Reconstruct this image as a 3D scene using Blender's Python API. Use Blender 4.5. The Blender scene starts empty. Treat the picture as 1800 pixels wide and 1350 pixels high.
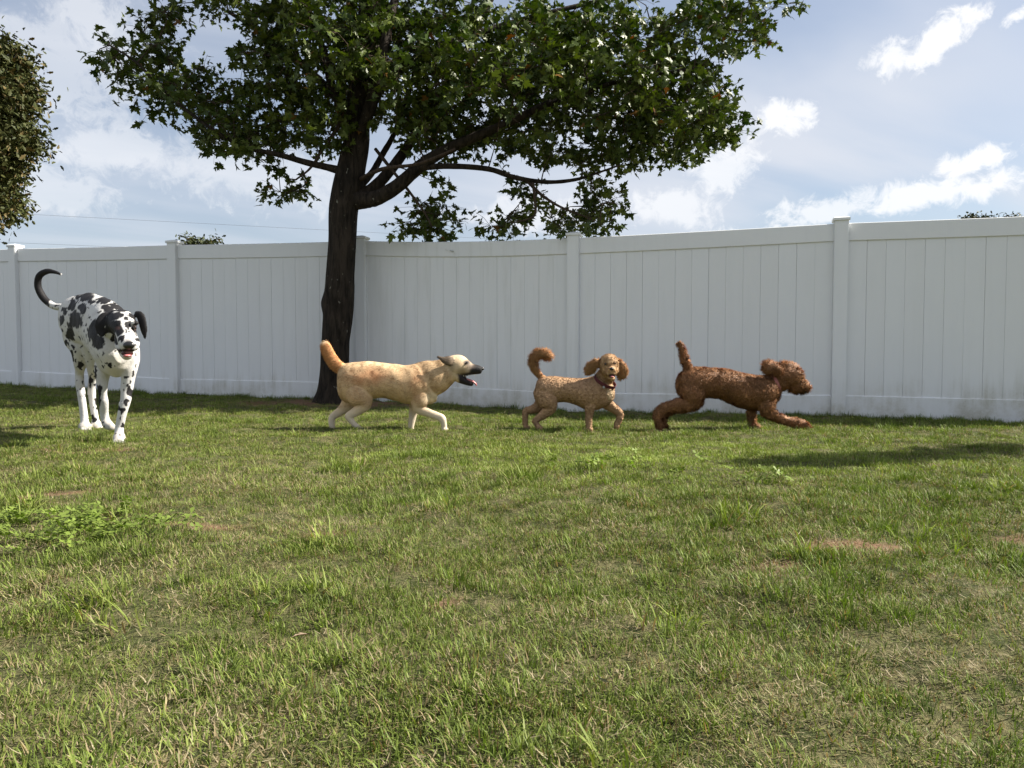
import bpy, bmesh, math, random
import numpy as np
from mathutils import Vector, Matrix, noise, kdtree
from mathutils.bvhtree import BVHTree

SC = bpy.context.scene
COL = SC.collection
random.seed(7)
RNG = np.random.default_rng(11)

# ------------------------------------------------------------------ camera
F_PX, CAM_Z, PITCH = 1300.0, 0.62, math.radians(2.42)
cam_d = bpy.data.cameras.new('camera')
cam = bpy.data.objects.new('camera', cam_d)
COL.objects.link(cam)
cam.location = (0, 0, CAM_Z)
cam.rotation_euler = (math.pi / 2 - PITCH, 0, 0)
cam_d.sensor_width = 36
cam_d.lens = 36 * F_PX / 1800
cam_d.clip_start = 0.02
cam_d.clip_end = 3000
SC.camera = cam

# ------------------------------------------------------------------ light: afternoon sun from the right, just behind the fence
SUN_V = Vector((1.10, 0.14, 1.0)).normalized()
SUN_EL = math.asin(SUN_V.z)
SUN_AZ = math.atan2(SUN_V.x, SUN_V.y)
sun_d = bpy.data.lights.new('sun', 'SUN')
sun_d.energy = 5.0
sun_d.angle = math.radians(0.53)
sun_d.color = (1.0, 0.94, 0.84)
sun = bpy.data.objects.new('sun', sun_d)
COL.objects.link(sun)
sun.rotation_euler = SUN_V.to_track_quat('Z', 'Y').to_euler()
sun.location = (6, 6, 12)

VS = SC.view_settings
VS.view_transform = 'Standard'
VS.look = 'None'
VS.exposure = 1.4
SC.cycles.max_bounces = 6
SC.cycles.diffuse_bounces = 3
SC.cycles.glossy_bounces = 2
SC.cycles.transmission_bounces = 3
VS.gamma = 1.0
VS.use_curve_mapping = False


class NT:
    """small helper to write node trees"""
    def __init__(self, tree):
        self.t = tree
        self.n = tree.nodes
        self.l = tree.links

    def node(self, typ, **kw):
        n = self.n.new(typ)
        for k, v in kw.items():
            setattr(n, k, v)
        return n

    def put(self, sock, v):
        if hasattr(v, 'is_output'):
            self.l.new(v, sock)
        elif v is not None:
            if isinstance(v, (tuple, list)) and sock.type == 'RGBA' and len(v) == 3:
                v = (*v, 1)
            sock.default_value = v

    def math(self, op, a, b=None, c=None, clamp=False):
        n = self.node('ShaderNodeMath', operation=op, use_clamp=clamp)
        for s, v in zip(n.inputs, (a, b, c)):
            self.put(s, v)
        return n.outputs[0]

    def vmath(self, op, a, b=None):
        n = self.node('ShaderNodeVectorMath', operation=op)
        self.put(n.inputs[0], a)
        if b is not None:
            self.put(n.inputs[1], b)
        return n.outputs[0]

    def step(self, v, lo, hi, a=0.0, b=1.0):
        n = self.node('ShaderNodeMapRange', interpolation_type='SMOOTHSTEP')
        for s, x in zip(n.inputs, (v, lo, hi, a, b)):
            self.put(s, x)
        return n.outputs[0]

    def mix(self, f, a, b):
        n = self.node('ShaderNodeMix', data_type='RGBA')
        self.put(n.inputs[0], f)
        self.put(n.inputs[6], a)
        self.put(n.inputs[7], b)
        return n.outputs[2]

    def noise(self, vec, scale, detail=4, rough=0.55, dist=0.0):
        n = self.node('ShaderNodeTexNoise')
        self.put(n.inputs['Vector'], vec)
        for k, v in (('Scale', scale), ('Detail', detail), ('Roughness', rough), ('Distortion', dist)):
            n.inputs[k].default_value = v
        return n.outputs[0]

    def mapping(self, vec, scale=(1, 1, 1), loc=(0, 0, 0)):
        n = self.node('ShaderNodeMapping')
        self.put(n.inputs['Vector'], vec)
        n.inputs['Scale'].default_value = scale
        n.inputs['Location'].default_value = loc
        return n.outputs[0]


# ------------------------------------------------------------------ sky
world = bpy.data.worlds.new('World')
SC.world = world
world.use_nodes = True
W_ = NT(world.node_tree)
W_.n.clear()
sky_t = W_.node('ShaderNodeTexSky', sky_type='NISHITA', sun_disc=False)
sky_t.sun_elevation = SUN_EL
sky_t.sun_rotation = SUN_AZ
sky_t.air_density = 1.0
sky_t.dust_density = 1.5
sky_t.ozone_density = 1.4
gen = W_.node('ShaderNodeTexCoord').outputs['Generated']
sep = W_.node('ShaderNodeSeparateXYZ')
W_.put(sep.inputs[0], gen)
dx, dy, dz = sep.outputs
az = W_.math('ARCTAN2', dx, dy)
el = W_.math('ARCSINE', dz)
comb = W_.node('ShaderNodeCombineXYZ')
W_.put(comb.inputs[0], az)
W_.put(comb.inputs[1], el)
azel = comb.outputs[0]
# thin high veil, drawn out in slanting streaks (plane projection so it thickens towards the horizon)
zz = W_.math('ADD', W_.math('MAXIMUM', dz, 0.0), 0.16)
pl = W_.node('ShaderNodeCombineXYZ')
W_.put(pl.inputs[0], W_.math('DIVIDE', dx, zz))
W_.put(pl.inputs[1], W_.math('DIVIDE', dy, zz))
rot = W_.node('ShaderNodeVectorRotate', rotation_type='Z_AXIS')
W_.put(rot.inputs['Vector'], pl.outputs[0])
rot.inputs['Angle'].default_value = math.radians(-28)
veil_n = W_.noise(W_.mapping(rot.outputs[0], (0.42, 1.15, 1), (3.1, 0.4, 0)), 1.25, 5, 0.5, 0.4)
veil_big = W_.noise(W_.mapping(pl.outputs[0], (1, 1, 1), (7.3, 2.2, 0)), 0.45, 3, 0.5)
veil = W_.step(W_.math('ADD', W_.math('MULTIPLY', veil_n, 0.6), W_.math('MULTIPLY', veil_big, 0.5)), 0.42, 0.68, 0.25, 0.92)
# small cumulus: broken puffs, some at the places seen over the fence and others scattered by noise all round
wob = W_.noise(azel, 9.0, 6, 0.62)
fine = W_.noise(azel, 34.0, 8, 0.68, 0.5)
wobc = W_.math('ADD', W_.math('MULTIPLY', W_.math('SUBTRACT', wob, 0.5), 1.9), W_.math('MULTIPLY', W_.math('SUBTRACT', fine, 0.5), 2.4))


def puff(px, py, rx, ry, ang, dens=1.0):
    a0, e0 = math.atan((px - 900) / F_PX), math.atan((620 - py) / F_PX * math.cos(math.atan((px - 900) / F_PX)))
    ca, sa = math.cos(math.radians(ang)), math.sin(math.radians(ang))
    u, v = W_.math('SUBTRACT', az, a0), W_.math('SUBTRACT', el, e0)
    p = W_.math('DIVIDE', W_.math('ADD', W_.math('MULTIPLY', u, ca), W_.math('MULTIPLY', v, sa)), rx / F_PX)
    q = W_.math('DIVIDE', W_.math('SUBTRACT', W_.math('MULTIPLY', v, ca), W_.math('MULTIPLY', u, sa)), ry / F_PX)
    d = W_.math('SQRT', W_.math('ADD', W_.math('MULTIPLY', p, p), W_.math('MULTIPLY', q, q)))
    return W_.step(W_.math('SUBTRACT', W_.math('ADD', wobc, 1.0), d), 0.1, 0.7, 0.0, dens)


puffs = [puff(1640, 75, 115, 30, 26), puff(1560, 110, 50, 34, 10, 0.9), puff(1370, 215, 62, 34, -8, 0.9),
         puff(1275, 300, 75, 60, 20, 0.7), puff(1700, 290, 78, 26, 14), puff(1640, 345, 150, 34, 8, 0.9),
         puff(1450, 370, 170, 30, 10, 0.75), puff(1785, 30, 40, 16, 20), puff(1180, 365, 120, 40, 0, 0.6),
         puff(90, 130, 230, 130, 0, 0.4), puff(60, 330, 190, 50, 0, 0.4), puff(420, 300, 220, 70, 0, 0.35),
         puff(190, 265, 150, 40, 5, 0.45), puff(165, 40, 40, 70, 10, 0.5), puff(960, 380, 200, 40, 0, 0.5)]
cum = puffs[0]
for p in puffs[1:]:
    cum = W_.math('MAXIMUM', cum, p)
scat = W_.step(W_.noise(W_.mapping(pl.outputs[0], (1, 1, 1), (1.7, 9.1, 0)), 1.6, 7, 0.6), 0.60, 0.74, 0.0, 0.8)
behind = W_.step(W_.math('ABSOLUTE', az), 0.75, 1.0)     # the sky beside and behind, past the clouds placed above
cum = W_.math('MAXIMUM', cum, W_.math('MULTIPLY', scat, behind))
bg_col = W_.mix(veil, sky_t.outputs[0], (5.8, 6.1, 6.75))
bg_col = W_.mix(W_.math('MULTIPLY', cum, 0.85), bg_col, (8.4, 8.4, 8.45))
bgn = W_.node('ShaderNodeBackground')
W_.put(bgn.inputs['Color'], bg_col)
bgn.inputs['Strength'].default_value = 0.05
wo = W_.node('ShaderNodeOutputWorld')
W_.l.new(bgn.outputs[0], wo.inputs[0])


# ------------------------------------------------------------------ basic helpers
def W(px, py, Y):
    """photo pixel at ground distance Y -> world point"""
    x, v = (px - 900) / F_PX, (675 - py) / F_PX
    cp, sp = math.cos(PITCH), math.sin(PITCH)
    d = Vector((x, cp + v * sp, -sp + v * cp))
    return Vector((0, 0, CAM_Z)) + d * (Y / d.y)


def _h(i, j, s):
    n = np.sin(i * 127.1 + j * 311.7 + s * 74.7) * 43758.5453
    return n - np.floor(n)


def vnoise(x, y, s=0):
    x, y = np.asarray(x, float), np.asarray(y, float)
    i, j = np.floor(x), np.floor(y)
    u, v = x - i, y - j
    u, v = u * u * (3 - 2 * u), v * v * (3 - 2 * v)
    a = _h(i, j, s) * (1 - u) + _h(i + 1, j, s) * u
    b = _h(i, j + 1, s) * (1 - u) + _h(i + 1, j + 1, s) * u
    return a * (1 - v) + b * v


def fbm(x, y, s=0, o=4):
    t, a, n = 0, 0.5, 0
    for k in range(o):
        t = t + a * vnoise(x * 2 ** k, y * 2 ** k, s + k)
        n += a
        a *= 0.5
    return t / n


def sstep(v, a, b):
    t = np.clip((np.asarray(v, float) - a) / (b - a), 0, 1)
    return t * t * (3 - 2 * t)


def gz(x, y):
    x, y = np.asarray(x, float), np.asarray(y, float)
    slope = 0.024 * np.clip(0.8 - x, 0, 12) * sstep(y, 3.0, 8.6)
    near = sstep(np.hypot(x, y), 40, 20)
    return slope + near * ((fbm(x * 1.3, y * 1.3, 3, 2) - 0.5) * 0.05 + (fbm(x * 4.3, y * 4.3, 9, 3) - 0.5) * 0.065)


def tag(o, label=None, cat=None, group=None, kind=None):
    for k, v in (('label', label), ('category', cat), ('group', group), ('kind', kind)):
        if v:
            o[k] = v
    return o


def empty(name, loc):
    o = bpy.data.objects.new(name, None)
    COL.objects.link(o)
    o.location = loc
    o.empty_display_size = 0.1
    return o


def fast_mesh(name, V, F):
    V = np.asarray(V, np.float32)
    F = np.asarray(F, np.int32)
    me = bpy.data.meshes.new(name)
    me.vertices.add(len(V))
    me.vertices.foreach_set('co', V.ravel())
    k = F.shape[1]
    me.loops.add(F.size)
    me.loops.foreach_set('vertex_index', F.ravel())
    me.polygons.add(len(F))
    me.polygons.foreach_set('loop_start', np.arange(len(F), dtype=np.int32) * k)
    me.update(calc_edges=True)
    return me


def set_col(me, C, name='Col'):
    a = me.color_attributes.new(name, 'FLOAT_COLOR', 'POINT')
    C = np.asarray(C, np.float32)
    if C.shape[1] == 3:
        C = np.hstack([C, np.ones((len(C), 1), np.float32)])
    a.data.foreach_set('color', C.ravel())


def link(name, me, mat=None, parent=None, loc=None, smooth=False):
    o = bpy.data.objects.new(name, me)
    COL.objects.link(o)
    if mat is not None and not me.materials:
        me.materials.append(mat)
    if parent is not None:
        o.parent = parent
    if loc is not None:
        o.location = loc
    if smooth:
        me.polygons.foreach_set('use_smooth', np.ones(len(me.polygons), bool))
    return o


def catmull(P, n):
    """P (k,d) control rows -> (m,d) smooth samples, n per span"""
    P = np.asarray(P, float)
    if len(P) == 2:
        t = np.linspace(0, 1, n + 1)[:, None]
        return P[0] * (1 - t) + P[1] * t
    Q = np.vstack([2 * P[0] - P[1], P, 2 * P[-1] - P[-2]])
    out = []
    for i in range(1, len(Q) - 2):
        p0, p1, p2, p3 = Q[i - 1:i + 3]
        for t in np.arange(n) / n:
            out.append(0.5 * (2 * p1 + (p2 - p0) * t + (2 * p0 - 5 * p1 + 4 * p2 - p3) * t * t + (3 * p1 - p0 - 3 * p2 + p3) * t ** 3))
    out.append(P[-1])
    return np.array(out)


def tube(C, R, n=12, ref=(0, 1, 0), sq=1.0, cap=True, jitter=None):
    """swept tube: centres C (m,3), radii R (m,), sq = squash along the side axis. returns V, quads"""
    C = np.asarray(C, float)
    R = np.asarray(R, float)
    sq = np.ones(len(C)) * sq
    T = np.gradient(C, axis=0)
    T /= np.linalg.norm(T, axis=1)[:, None] + 1e-9
    ref = np.asarray(ref, float)
    ang = np.linspace(0, 2 * math.pi, n, endpoint=False)
    V = []
    s_prev = None
    for i in range(len(C)):
        r = ref if s_prev is None else s_prev
        s = r - T[i] * np.dot(r, T[i])
        if np.linalg.norm(s) < 1e-4:
            s = np.cross(T[i], (0.3, 0.2, 1))
        s /= np.linalg.norm(s)
        s_prev = s
        u = np.cross(T[i], s)
        rr = R[i] * (1 if jitter is None else jitter(i, ang))
        V.append(C[i] + np.outer(np.cos(ang) * rr * sq[i], s) + np.outer(np.sin(ang) * rr, u))
    V = np.vstack(V)
    m = len(C)
    a = np.arange(n)
    F = [np.stack([i * n + a, i * n + (a + 1) % n, (i + 1) * n + (a + 1) % n, (i + 1) * n + a], 1) for i in range(m - 1)]
    F = np.vstack(F)
    if cap:
        V = np.vstack([V, C[0] - T[0] * R[0] * 0.35, C[-1] + T[-1] * R[-1] * 0.35])
        k0, k1 = len(V) - 2, len(V) - 1
        F0 = np.stack([a, np.full(n, k0), np.full(n, k0), (a + 1) % n], 1)
        b = (m - 1) * n
        F1 = np.stack([b + a, b + (a + 1) % n, np.full(n, k1), np.full(n, k1)], 1)
        return V, F, (F0[:, [0, 1, 3]], F1[:, [0, 1, 2]])
    return V, F, None


class MB:
    """collects shapes into one mesh"""
    def __init__(self):
        self.V, self.F, self.n = [], [], 0

    def add(self, V, faces):
        for f in faces:
            if f is None:
                continue
            self.F.extend((np.asarray(f) + self.n).tolist())
        self.V.append(np.asarray(V, float))
        self.n += len(V)

    def tube(self, C, R, **k):
        V, F, caps = tube(C, R, **k)
        self.add(V, [F] + (list(caps) if caps else []))

    def box(self, lo, hi):
        x0, y0, z0 = lo
        x1, y1, z1 = hi
        V = [(x0, y0, z0), (x1, y0, z0), (x1, y1, z0), (x0, y1, z0), (x0, y0, z1), (x1, y0, z1), (x1, y1, z1), (x0, y1, z1)]
        self.add(V, [[(0, 3, 2, 1), (4, 5, 6, 7), (0, 1, 5, 4), (1, 2, 6, 5), (2, 3, 7, 6), (3, 0, 4, 7)]])

    def ellipsoid(self, c, r, M=None, n=14, m=10):
        th = np.linspace(0, math.pi, m + 1)[1:-1]
        ph = np.linspace(0, 2 * math.pi, n, endpoint=False)
        P = np.array([(math.sin(t) * math.cos(p), math.sin(t) * math.sin(p), math.cos(t)) for t in th for p in ph] + [(0, 0, 1), (0, 0, -1)])
        P = P * np.asarray(r, float)
        if M is not None:
            P = P @ np.array(M).T
        P = P + np.asarray(c, float)
        a = np.arange(n)
        F = [np.stack([i * n + a, (i + 1) * n + a, (i + 1) * n + (a + 1) % n, i * n + (a + 1) % n], 1) for i in range(m - 2)]
        k = (m - 1) * n
        F0 = np.stack([np.full(n, k), a, (a + 1) % n], 1)
        b = (m - 2) * n
        F1 = np.stack([np.full(n, k + 1), b + (a + 1) % n, b + a], 1)
        self.add(P, [np.vstack(F), F0, F1])

    def mesh(self, name, origin=None):
        V = np.vstack(self.V)
        if origin is not None:
            V = V - np.asarray(origin, float)
        me = bpy.data.meshes.new(name)
        me.from_pydata(V.tolist(), [], self.F)
        me.update()
        return me


# ------------------------------------------------------------------ materials
def new_mat(name):
    m = bpy.data.materials.new(name)
    m.use_nodes = True
    t = NT(m.node_tree)
    b = t.n['Principled BSDF']
    return m, t, b


def bump(t, b, height, strength=0.3, dist=0.01):
    n = t.node('ShaderNodeBump')
    n.inputs['Strength'].default_value = strength
    n.inputs['Distance'].default_value = dist
    t.put(n.inputs['Height'], height)
    t.l.new(n.outputs[0], b.inputs['Normal'])


def leafy(name, transl, rough, attr='Col', var=0.35, spec=0.35, glow=(1.25, 1.35, 0.55)):
    """leaf or blade: colour attribute, varied per instance, lets light through"""
    m, t, b = new_mat(name)
    a = t.node('ShaderNodeAttribute', attribute_name=attr)
    oi = t.node('ShaderNodeObjectInfo')
    k = t.math('MULTIPLY_ADD', oi.outputs['Random'], var, 1 - var * 0.5)
    c = t.vmath('SCALE', a.outputs['Color'])
    t.put(c.node.inputs['Scale'], k)
    t.put(b.inputs['Base Color'], c)
    b.inputs['Roughness'].default_value = rough
    b.inputs['Specular IOR Level'].default_value = spec
    tr = t.node('ShaderNodeBsdfTranslucent')
    c2 = t.mix(1.0, c, c)
    c2.node.blend_type = 'MULTIPLY'
    t.put(c2.node.inputs[7], glow)
    t.put(tr.inputs['Color'], c2)
    mx = t.node('ShaderNodeMixShader')
    mx.inputs[0].default_value = transl
    t.l.new(b.outputs[0], mx.inputs[1])
    t.l.new(tr.outputs[0], mx.inputs[2])
    t.l.new(mx.outputs[0], t.n['Material Output'].inputs[0])
    return m


M_GRASS = leafy('grass_blades', 0.5, 0.5, var=0.5, spec=0.22, glow=(1.25, 1.2, 0.6))
M_LEAF = leafy('maple_leaf', 0.5, 0.42, var=0.0, spec=0.35, glow=(2.8, 2.2, 0.5))
M_OAK = leafy('oak_leaf', 0.25, 0.6, var=0.0, spec=0.2)


def mat_vinyl():
    m, t, b = new_mat('white_vinyl')
    geo = t.node('ShaderNodeNewGeometry')
    pos = geo.outputs['Position']
    s = t.node('ShaderNodeSeparateXYZ')
    t.put(s.inputs[0], pos)
    oi = t.node('ShaderNodeObjectInfo')
    streak = t.noise(t.mapping(pos, (14, 14, 1.1)), 1.0, 4, 0.6)
    blot = t.noise(pos, 2.6, 5, 0.6)
    fine = t.noise(pos, 55, 3, 0.6)
    base = t.mix(blot, (0.735, 0.75, 0.77), (0.78, 0.79, 0.805))
    base = t.mix(t.math('MULTIPLY', oi.outputs['Random'], 0.25), base, (0.72, 0.72, 0.72))
    # algae and splashed soil, rising from the ground in patches and runs
    low = t.step(t.math('ADD', s.outputs[2], t.math('MULTIPLY', t.math('SUBTRACT', streak, 0.5), -0.55)), 0.02, 0.42, 1.0, 0.0)
    patch = t.step(blot, 0.40, 0.66)
    d1 = t.math('MULTIPLY', low, t.math('MULTIPLY_ADD', patch, 0.5, 0.12))
    d1 = t.math('MULTIPLY', d1, t.math('MULTIPLY_ADD', fine, 0.9, 0.5), clamp=True)
    base = t.mix(d1, base, (0.30, 0.27, 0.17))
    # faint weather streaks, strongest beside the tree
    near_tree = t.step(t.math('ABSOLUTE', t.math('ADD', s.outputs[0], 0.6)), 0.6, 2.4, 0.24, 0.05)
    st = t.math('MULTIPLY', t.step(streak, 0.45, 0.75), near_tree)
    base = t.mix(st, base, (0.46, 0.47, 0.44))
    t.put(b.inputs['Base Color'], base)
    b.inputs['Roughness'].default_value = 0.5
    b.inputs['Specular IOR Level'].default_value = 0.35
    grain = t.noise(t.mapping(pos, (130, 130, 3.5)), 1.0, 4, 0.6)
    bump(t, b, grain, 0.18, 0.004)
    return m


M_VINYL = mat_vinyl()


def mat_dirt_post():
    return M_VINYL


def mat_bark(name, dark, light, sc=1.0):
    m, t, b = new_mat(name)
    pos = t.node('ShaderNodeNewGeometry').outputs['Position']
    n1 = t.noise(t.mapping(pos, (22 * sc, 22 * sc, 3.6 * sc)), 1.0, 6, 0.65, 0.6)
    n2 = t.noise(pos, 3.0, 4, 0.6)
    c = t.mix(t.step(n1, 0.32, 0.66), dark, light)
    c = t.mix(t.math('MULTIPLY', t.step(n2, 0.45, 0.7), 0.5), c, tuple(x * 0.55 for x in dark))
    lich = t.step(t.noise(t.mapping(pos, (1, 1, 0.55)), 26, 3, 0.5), 0.68, 0.74)
    c = t.mix(t.math('MULTIPLY', lich, 0.55), c, (0.30, 0.29, 0.24))
    t.put(b.inputs['Base Color'], c)
    b.inputs['Roughness'].default_value = 0.9
    b.inputs['Specular IOR Level'].default_value = 0.15
    bump(t, b, n1, 0.9, 0.03)
    return m


M_BARK = mat_bark('maple_bark', (0.010, 0.008, 0.006), (0.044, 0.034, 0.026))
M_TWIG = mat_bark('twig_bark', (0.04, 0.028, 0.02), (0.09, 0.065, 0.048), 3)


def mat_ground():
    m, t, b = new_mat('lawn_soil')
    pos = t.node('ShaderNodeNewGeometry').outputs['Position']
    so = t.node('ShaderNodeAttribute', attribute_name='soil').outputs['Fac']
    n1 = t.noise(pos, 16, 5, 0.65)
    n2 = t.noise(pos, 95, 4, 0.7)
    n3 = t.noise(pos, 1.4, 4, 0.6)
    th = t.mix(t.step(n1, 0.35, 0.65), (0.050, 0.060, 0.022), (0.15, 0.135, 0.065))
    th = t.mix(t.math('MULTIPLY', t.step(n3, 0.4, 0.65), 0.4), th, (0.075, 0.09, 0.03))
    th = t.mix(t.math('MULTIPLY', t.step(n2, 0.3, 0.55, 1.0, 0.0), 0.5), th, (0.03, 0.024, 0.014))
    so_c = t.mix(n2, (0.10, 0.055, 0.033), (0.26, 0.165, 0.10))
    c = t.mix(so, th, so_c)
    c = t.mix(t.math('MULTIPLY', t.step(n2, 0.55, 0.75), 0.35), c, (0.32, 0.26, 0.16))
    t.put(b.inputs['Base Color'], c)
    b.inputs['Roughness'].default_value = 0.95
    b.inputs['Specular IOR Level'].default_value = 0.1
    bump(t, b, t.math('ADD', n1, n2), 0.9, 0.02)
    return m


M_GROUND = mat_ground()


def mat_attr(name, rough=0.7, spec=0.25, sheen=0.0, grain=None):
    m, t, b = new_mat(name)
    a = t.node('ShaderNodeAttribute', attribute_name='Col').outputs['Color']
    if grain:
        pos = t.node('ShaderNodeTexCoord').outputs['Object']
        n = t.noise(pos, grain[0], 5, 0.7)
        k = t.math('MULTIPLY_ADD', n, grain[1], 1 - grain[1] * 0.5)
        c = t.vmath('SCALE', a)
        t.put(c.node.inputs['Scale'], k)
        a = c
        bump(t, b, n, grain[2], 0.006)
    t.put(b.inputs['Base Color'], a)
    b.inputs['Roughness'].default_value = rough
    b.inputs['Specular IOR Level'].default_value = spec
    b.inputs['Sheen Weight'].default_value = sheen
    b.inputs['Sheen Roughness'].default_value = 0.4
    return m


def mat_plain(name, col, rough=0.5, spec=0.4, nz=(40, 0.25), sss=0.0):
    m, t, b = new_mat(name)
    pos = t.node('ShaderNodeTexCoord').outputs['Object']
    n = t.noise(pos, nz[0], 4, 0.6)
    t.put(b.inputs['Base Color'], t.mix(n, tuple(c * (1 - nz[1]) for c in col), tuple(min(1, c * (1 + nz[1])) for c in col)))
    b.inputs['Roughness'].default_value = rough
    b.inputs['Specular IOR Level'].default_value = spec
    b.inputs['Subsurface Weight'].default_value = sss
    b.inputs['Subsurface Radius'].default_value = (0.01, 0.004, 0.003)
    return m


M_COAT = mat_attr('short_coat', 0.6, 0.15, 0.0, (90, 0.3, 0.5))
M_CURLCOAT = mat_attr('curly_coat', 0.75, 0.1, 0.0, (60, 0.5, 0.8))
M_FUR = leafy('fur_strands', 0.42, 0.5, var=0.0, spec=0.2, glow=(1.0, 1.0, 0.95))
M_NOSE = mat_plain('wet_black_nose', (0.012, 0.011, 0.011), 0.3, 0.6)
M_EYE = mat_plain('dark_eye', (0.014, 0.008, 0.005), 0.08, 0.8)
M_TONGUE = mat_plain('pink_tongue', (0.42, 0.15, 0.15), 0.35, 0.5, (60, 0.2), 0.3)
M_MOUTH = mat_plain('dark_mouth', (0.055, 0.014, 0.014), 0.45, 0.4)
M_COLLAR = mat_plain('maroon_collar', (0.085, 0.016, 0.022), 0.6, 0.3)
M_COLLAR2 = mat_plain('faded_red_collar', (0.33, 0.12, 0.10), 0.6, 0.3)
M_METAL = mat_plain('dull_metal', (0.35, 0.34, 0.32), 0.35, 0.6)
M_WIRE = mat_plain('grey_cable', (0.10, 0.10, 0.11), 0.6, 0.3)
M_POLE = mat_bark('pole_wood', (0.09, 0.065, 0.045), (0.19, 0.15, 0.11))

# ------------------------------------------------------------------ ground
SOIL = [(-2.12, 3.25, .17, .11), (-1.18, 2.62, .16, .08), (1.09, 2.27, .15, .09), (.74, 2.10, .08, .04), (-2.62, 4.6, .24, .06),
        (1.72, 2.50, .10, .04), (-.20, 1.86, .05, .03), (-.62, 2.45, .06, .03), (.98, 2.75, .08, .03)]


def soil_mask(x, y):
    x, y = np.asarray(x, float), np.asarray(y, float)
    w = (fbm(x * 9, y * 9, 21, 4) - 0.5) * 2.4
    m = np.zeros_like(x)
    for cx, cy, rx, ry in SOIL:
        m = np.maximum(m, sstep(1.25 + w - np.hypot((x - cx) / rx, (y - cy) / ry), 0.0, 0.5))
    d = np.hypot((x + 2.0) / 0.95, (y - 8.0) / 0.42)
    return np.maximum(m, sstep(1.15 + w * 0.7 - d, 0, 0.4))


def axis(fine0, fine1, step, far):
    c = np.arange(fine0, fine1 + 1e-6, step)
    g = step * np.cumsum(1.35 ** np.arange(1, 40))
    g = g[g < far]
    return np.concatenate([fine0 - g[::-1], c, fine1 + g])


gx, gy = axis(-9, 7, 0.07, 900), axis(0.3, 10, 0.07, 1500)
GX, GY = np.meshgrid(gx, gy)
GV = np.stack([GX.ravel(), GY.ravel(), gz(GX.ravel(), GY.ravel())], 1)
nx_, ny_ = len(gx), len(gy)
ii, jj = np.meshgrid(np.arange(nx_ - 1), np.arange(ny_ - 1))
b0 = (jj * nx_ + ii).ravel()
gm = fast_mesh('ground', GV, np.stack([b0, b0 + 1, b0 + nx_ + 1, b0 + nx_], 1))
at = gm.attributes.new('soil', 'FLOAT', 'POINT')
at.data.foreach_set('value', soil_mask(GV[:, 0], GV[:, 1]).astype(np.float32))
tag(link('ground', gm, M_GROUND, smooth=True), kind='structure')

# ------------------------------------------------------------------ fence
POSTS = [(-6.57, 9.86), (-4.09, 9.02), (-1.71, 8.49), (0.647, 7.78), (3.10, 7.02)]
POSTS = [(2 * POSTS[0][0] - POSTS[1][0], 2 * POSTS[0][1] - POSTS[1][1])] + POSTS + [(5.52, 6.24)]
fence = tag(empty('vinyl_fence', (POSTS[3][0], POSTS[3][1], float(gz(*POSTS[3])))),
            'white vinyl privacy fence of upright boards running behind the dogs', 'fence')
FO = np.array(fence.location)


def bevel_box_mesh(name, sx, sy, sz, bev, seg=1):
    bm = bmesh.new()
    bmesh.ops.create_cube(bm, size=1)
    for v in bm.verts:
        v.co = (v.co.x * sx, v.co.y * sy, (v.co.z + 0.5) * sz)
    bmesh.ops.bevel(bm, geom=bm.edges[:], offset=bev, segments=seg, affect='EDGES')
    me = bpy.data.meshes.new(name)
    bm.to_mesh(me)
    bm.free()
    return me


POST_W, POST_H = 0.127, 1.845
me_post = bevel_box_mesh('post', POST_W, POST_W, POST_H + 0.3, 0.006, 2)
# cap: rim with a low four-sided roof
mb = MB()
r0, r1 = POST_W / 2 + 0.010, POST_W / 2 + 0.006
prof = [(r1, 0), (r0, 0.004), (r0, 0.026), (r0 - 0.006, 0.030), (0.03, 0.042), (0.0005, 0.045)]
V = []
for r, z in prof:
    V += [(-r, -r, z), (r, -r, z), (r, r, z), (-r, r, z)]
Fq = [[k * 4 + a, k * 4 + (a + 1) % 4, k * 4 + 4 + (a + 1) % 4, k * 4 + 4 + a] for k in range(len(prof) - 1) for a in range(4)]
mb.add(V, [Fq, [[3, 2, 1, 0]], [[20, 21, 22, 23]]])
me_cap = mb.mesh('cap')
me_cap.materials.append(M_VINYL)
for i, (x, y) in enumerate(POSTS):
    a = POSTS[max(0, i - 1)]
    b = POSTS[min(len(POSTS) - 1, i + 1)]
    ang = math.atan2(b[1] - a[1], b[0] - a[0])
    z = float(gz(x, y))
    po = link('post', me_post, M_VINYL, fence, Vector((x, y, z - 0.3)) - Vector(FO))
    po.rotation_euler = (0, math.radians(random.uniform(-.25, .25)), ang)
    c = link('cap', me_cap, M_VINYL, po, (0, 0, POST_H + 0.3 - 0.012))

NB = 15
BW = 0.1515
bm = bmesh.new()
# tongue and groove board: flat face with chamfered long edges so that joints read as fine V grooves
hw, ch, dep = BW / 2 - 0.0005, 0.0022, 0.011
sec = [(-hw, dep), (-hw, -dep + ch), (-hw + ch, -dep), (hw - ch, -dep), (hw, -dep + ch), (hw, 0.0), (hw + 0.009, 0.001), (hw + 0.009, dep + 0.002), (hw - 0.002, dep + 0.002), (hw - 0.002, dep)]
BH = 1.62
ring = [[bm.verts.new((x, y, z)) for x, y in sec] for z in (0, BH * 0.33, BH * 0.66, BH)]
for k in range(3):
    for a in range(len(sec)):
        bm.faces.new((ring[k][a], ring[k][(a + 1) % len(sec)], ring[k + 1][(a + 1) % len(sec)], ring[k + 1][a]))
bm.faces.new(ring[0][::-1])
bm.faces.new(ring[3])
me_board = bpy.data.meshes.new('board')
bm.to_mesh(me_board)
bm.free()

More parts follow.
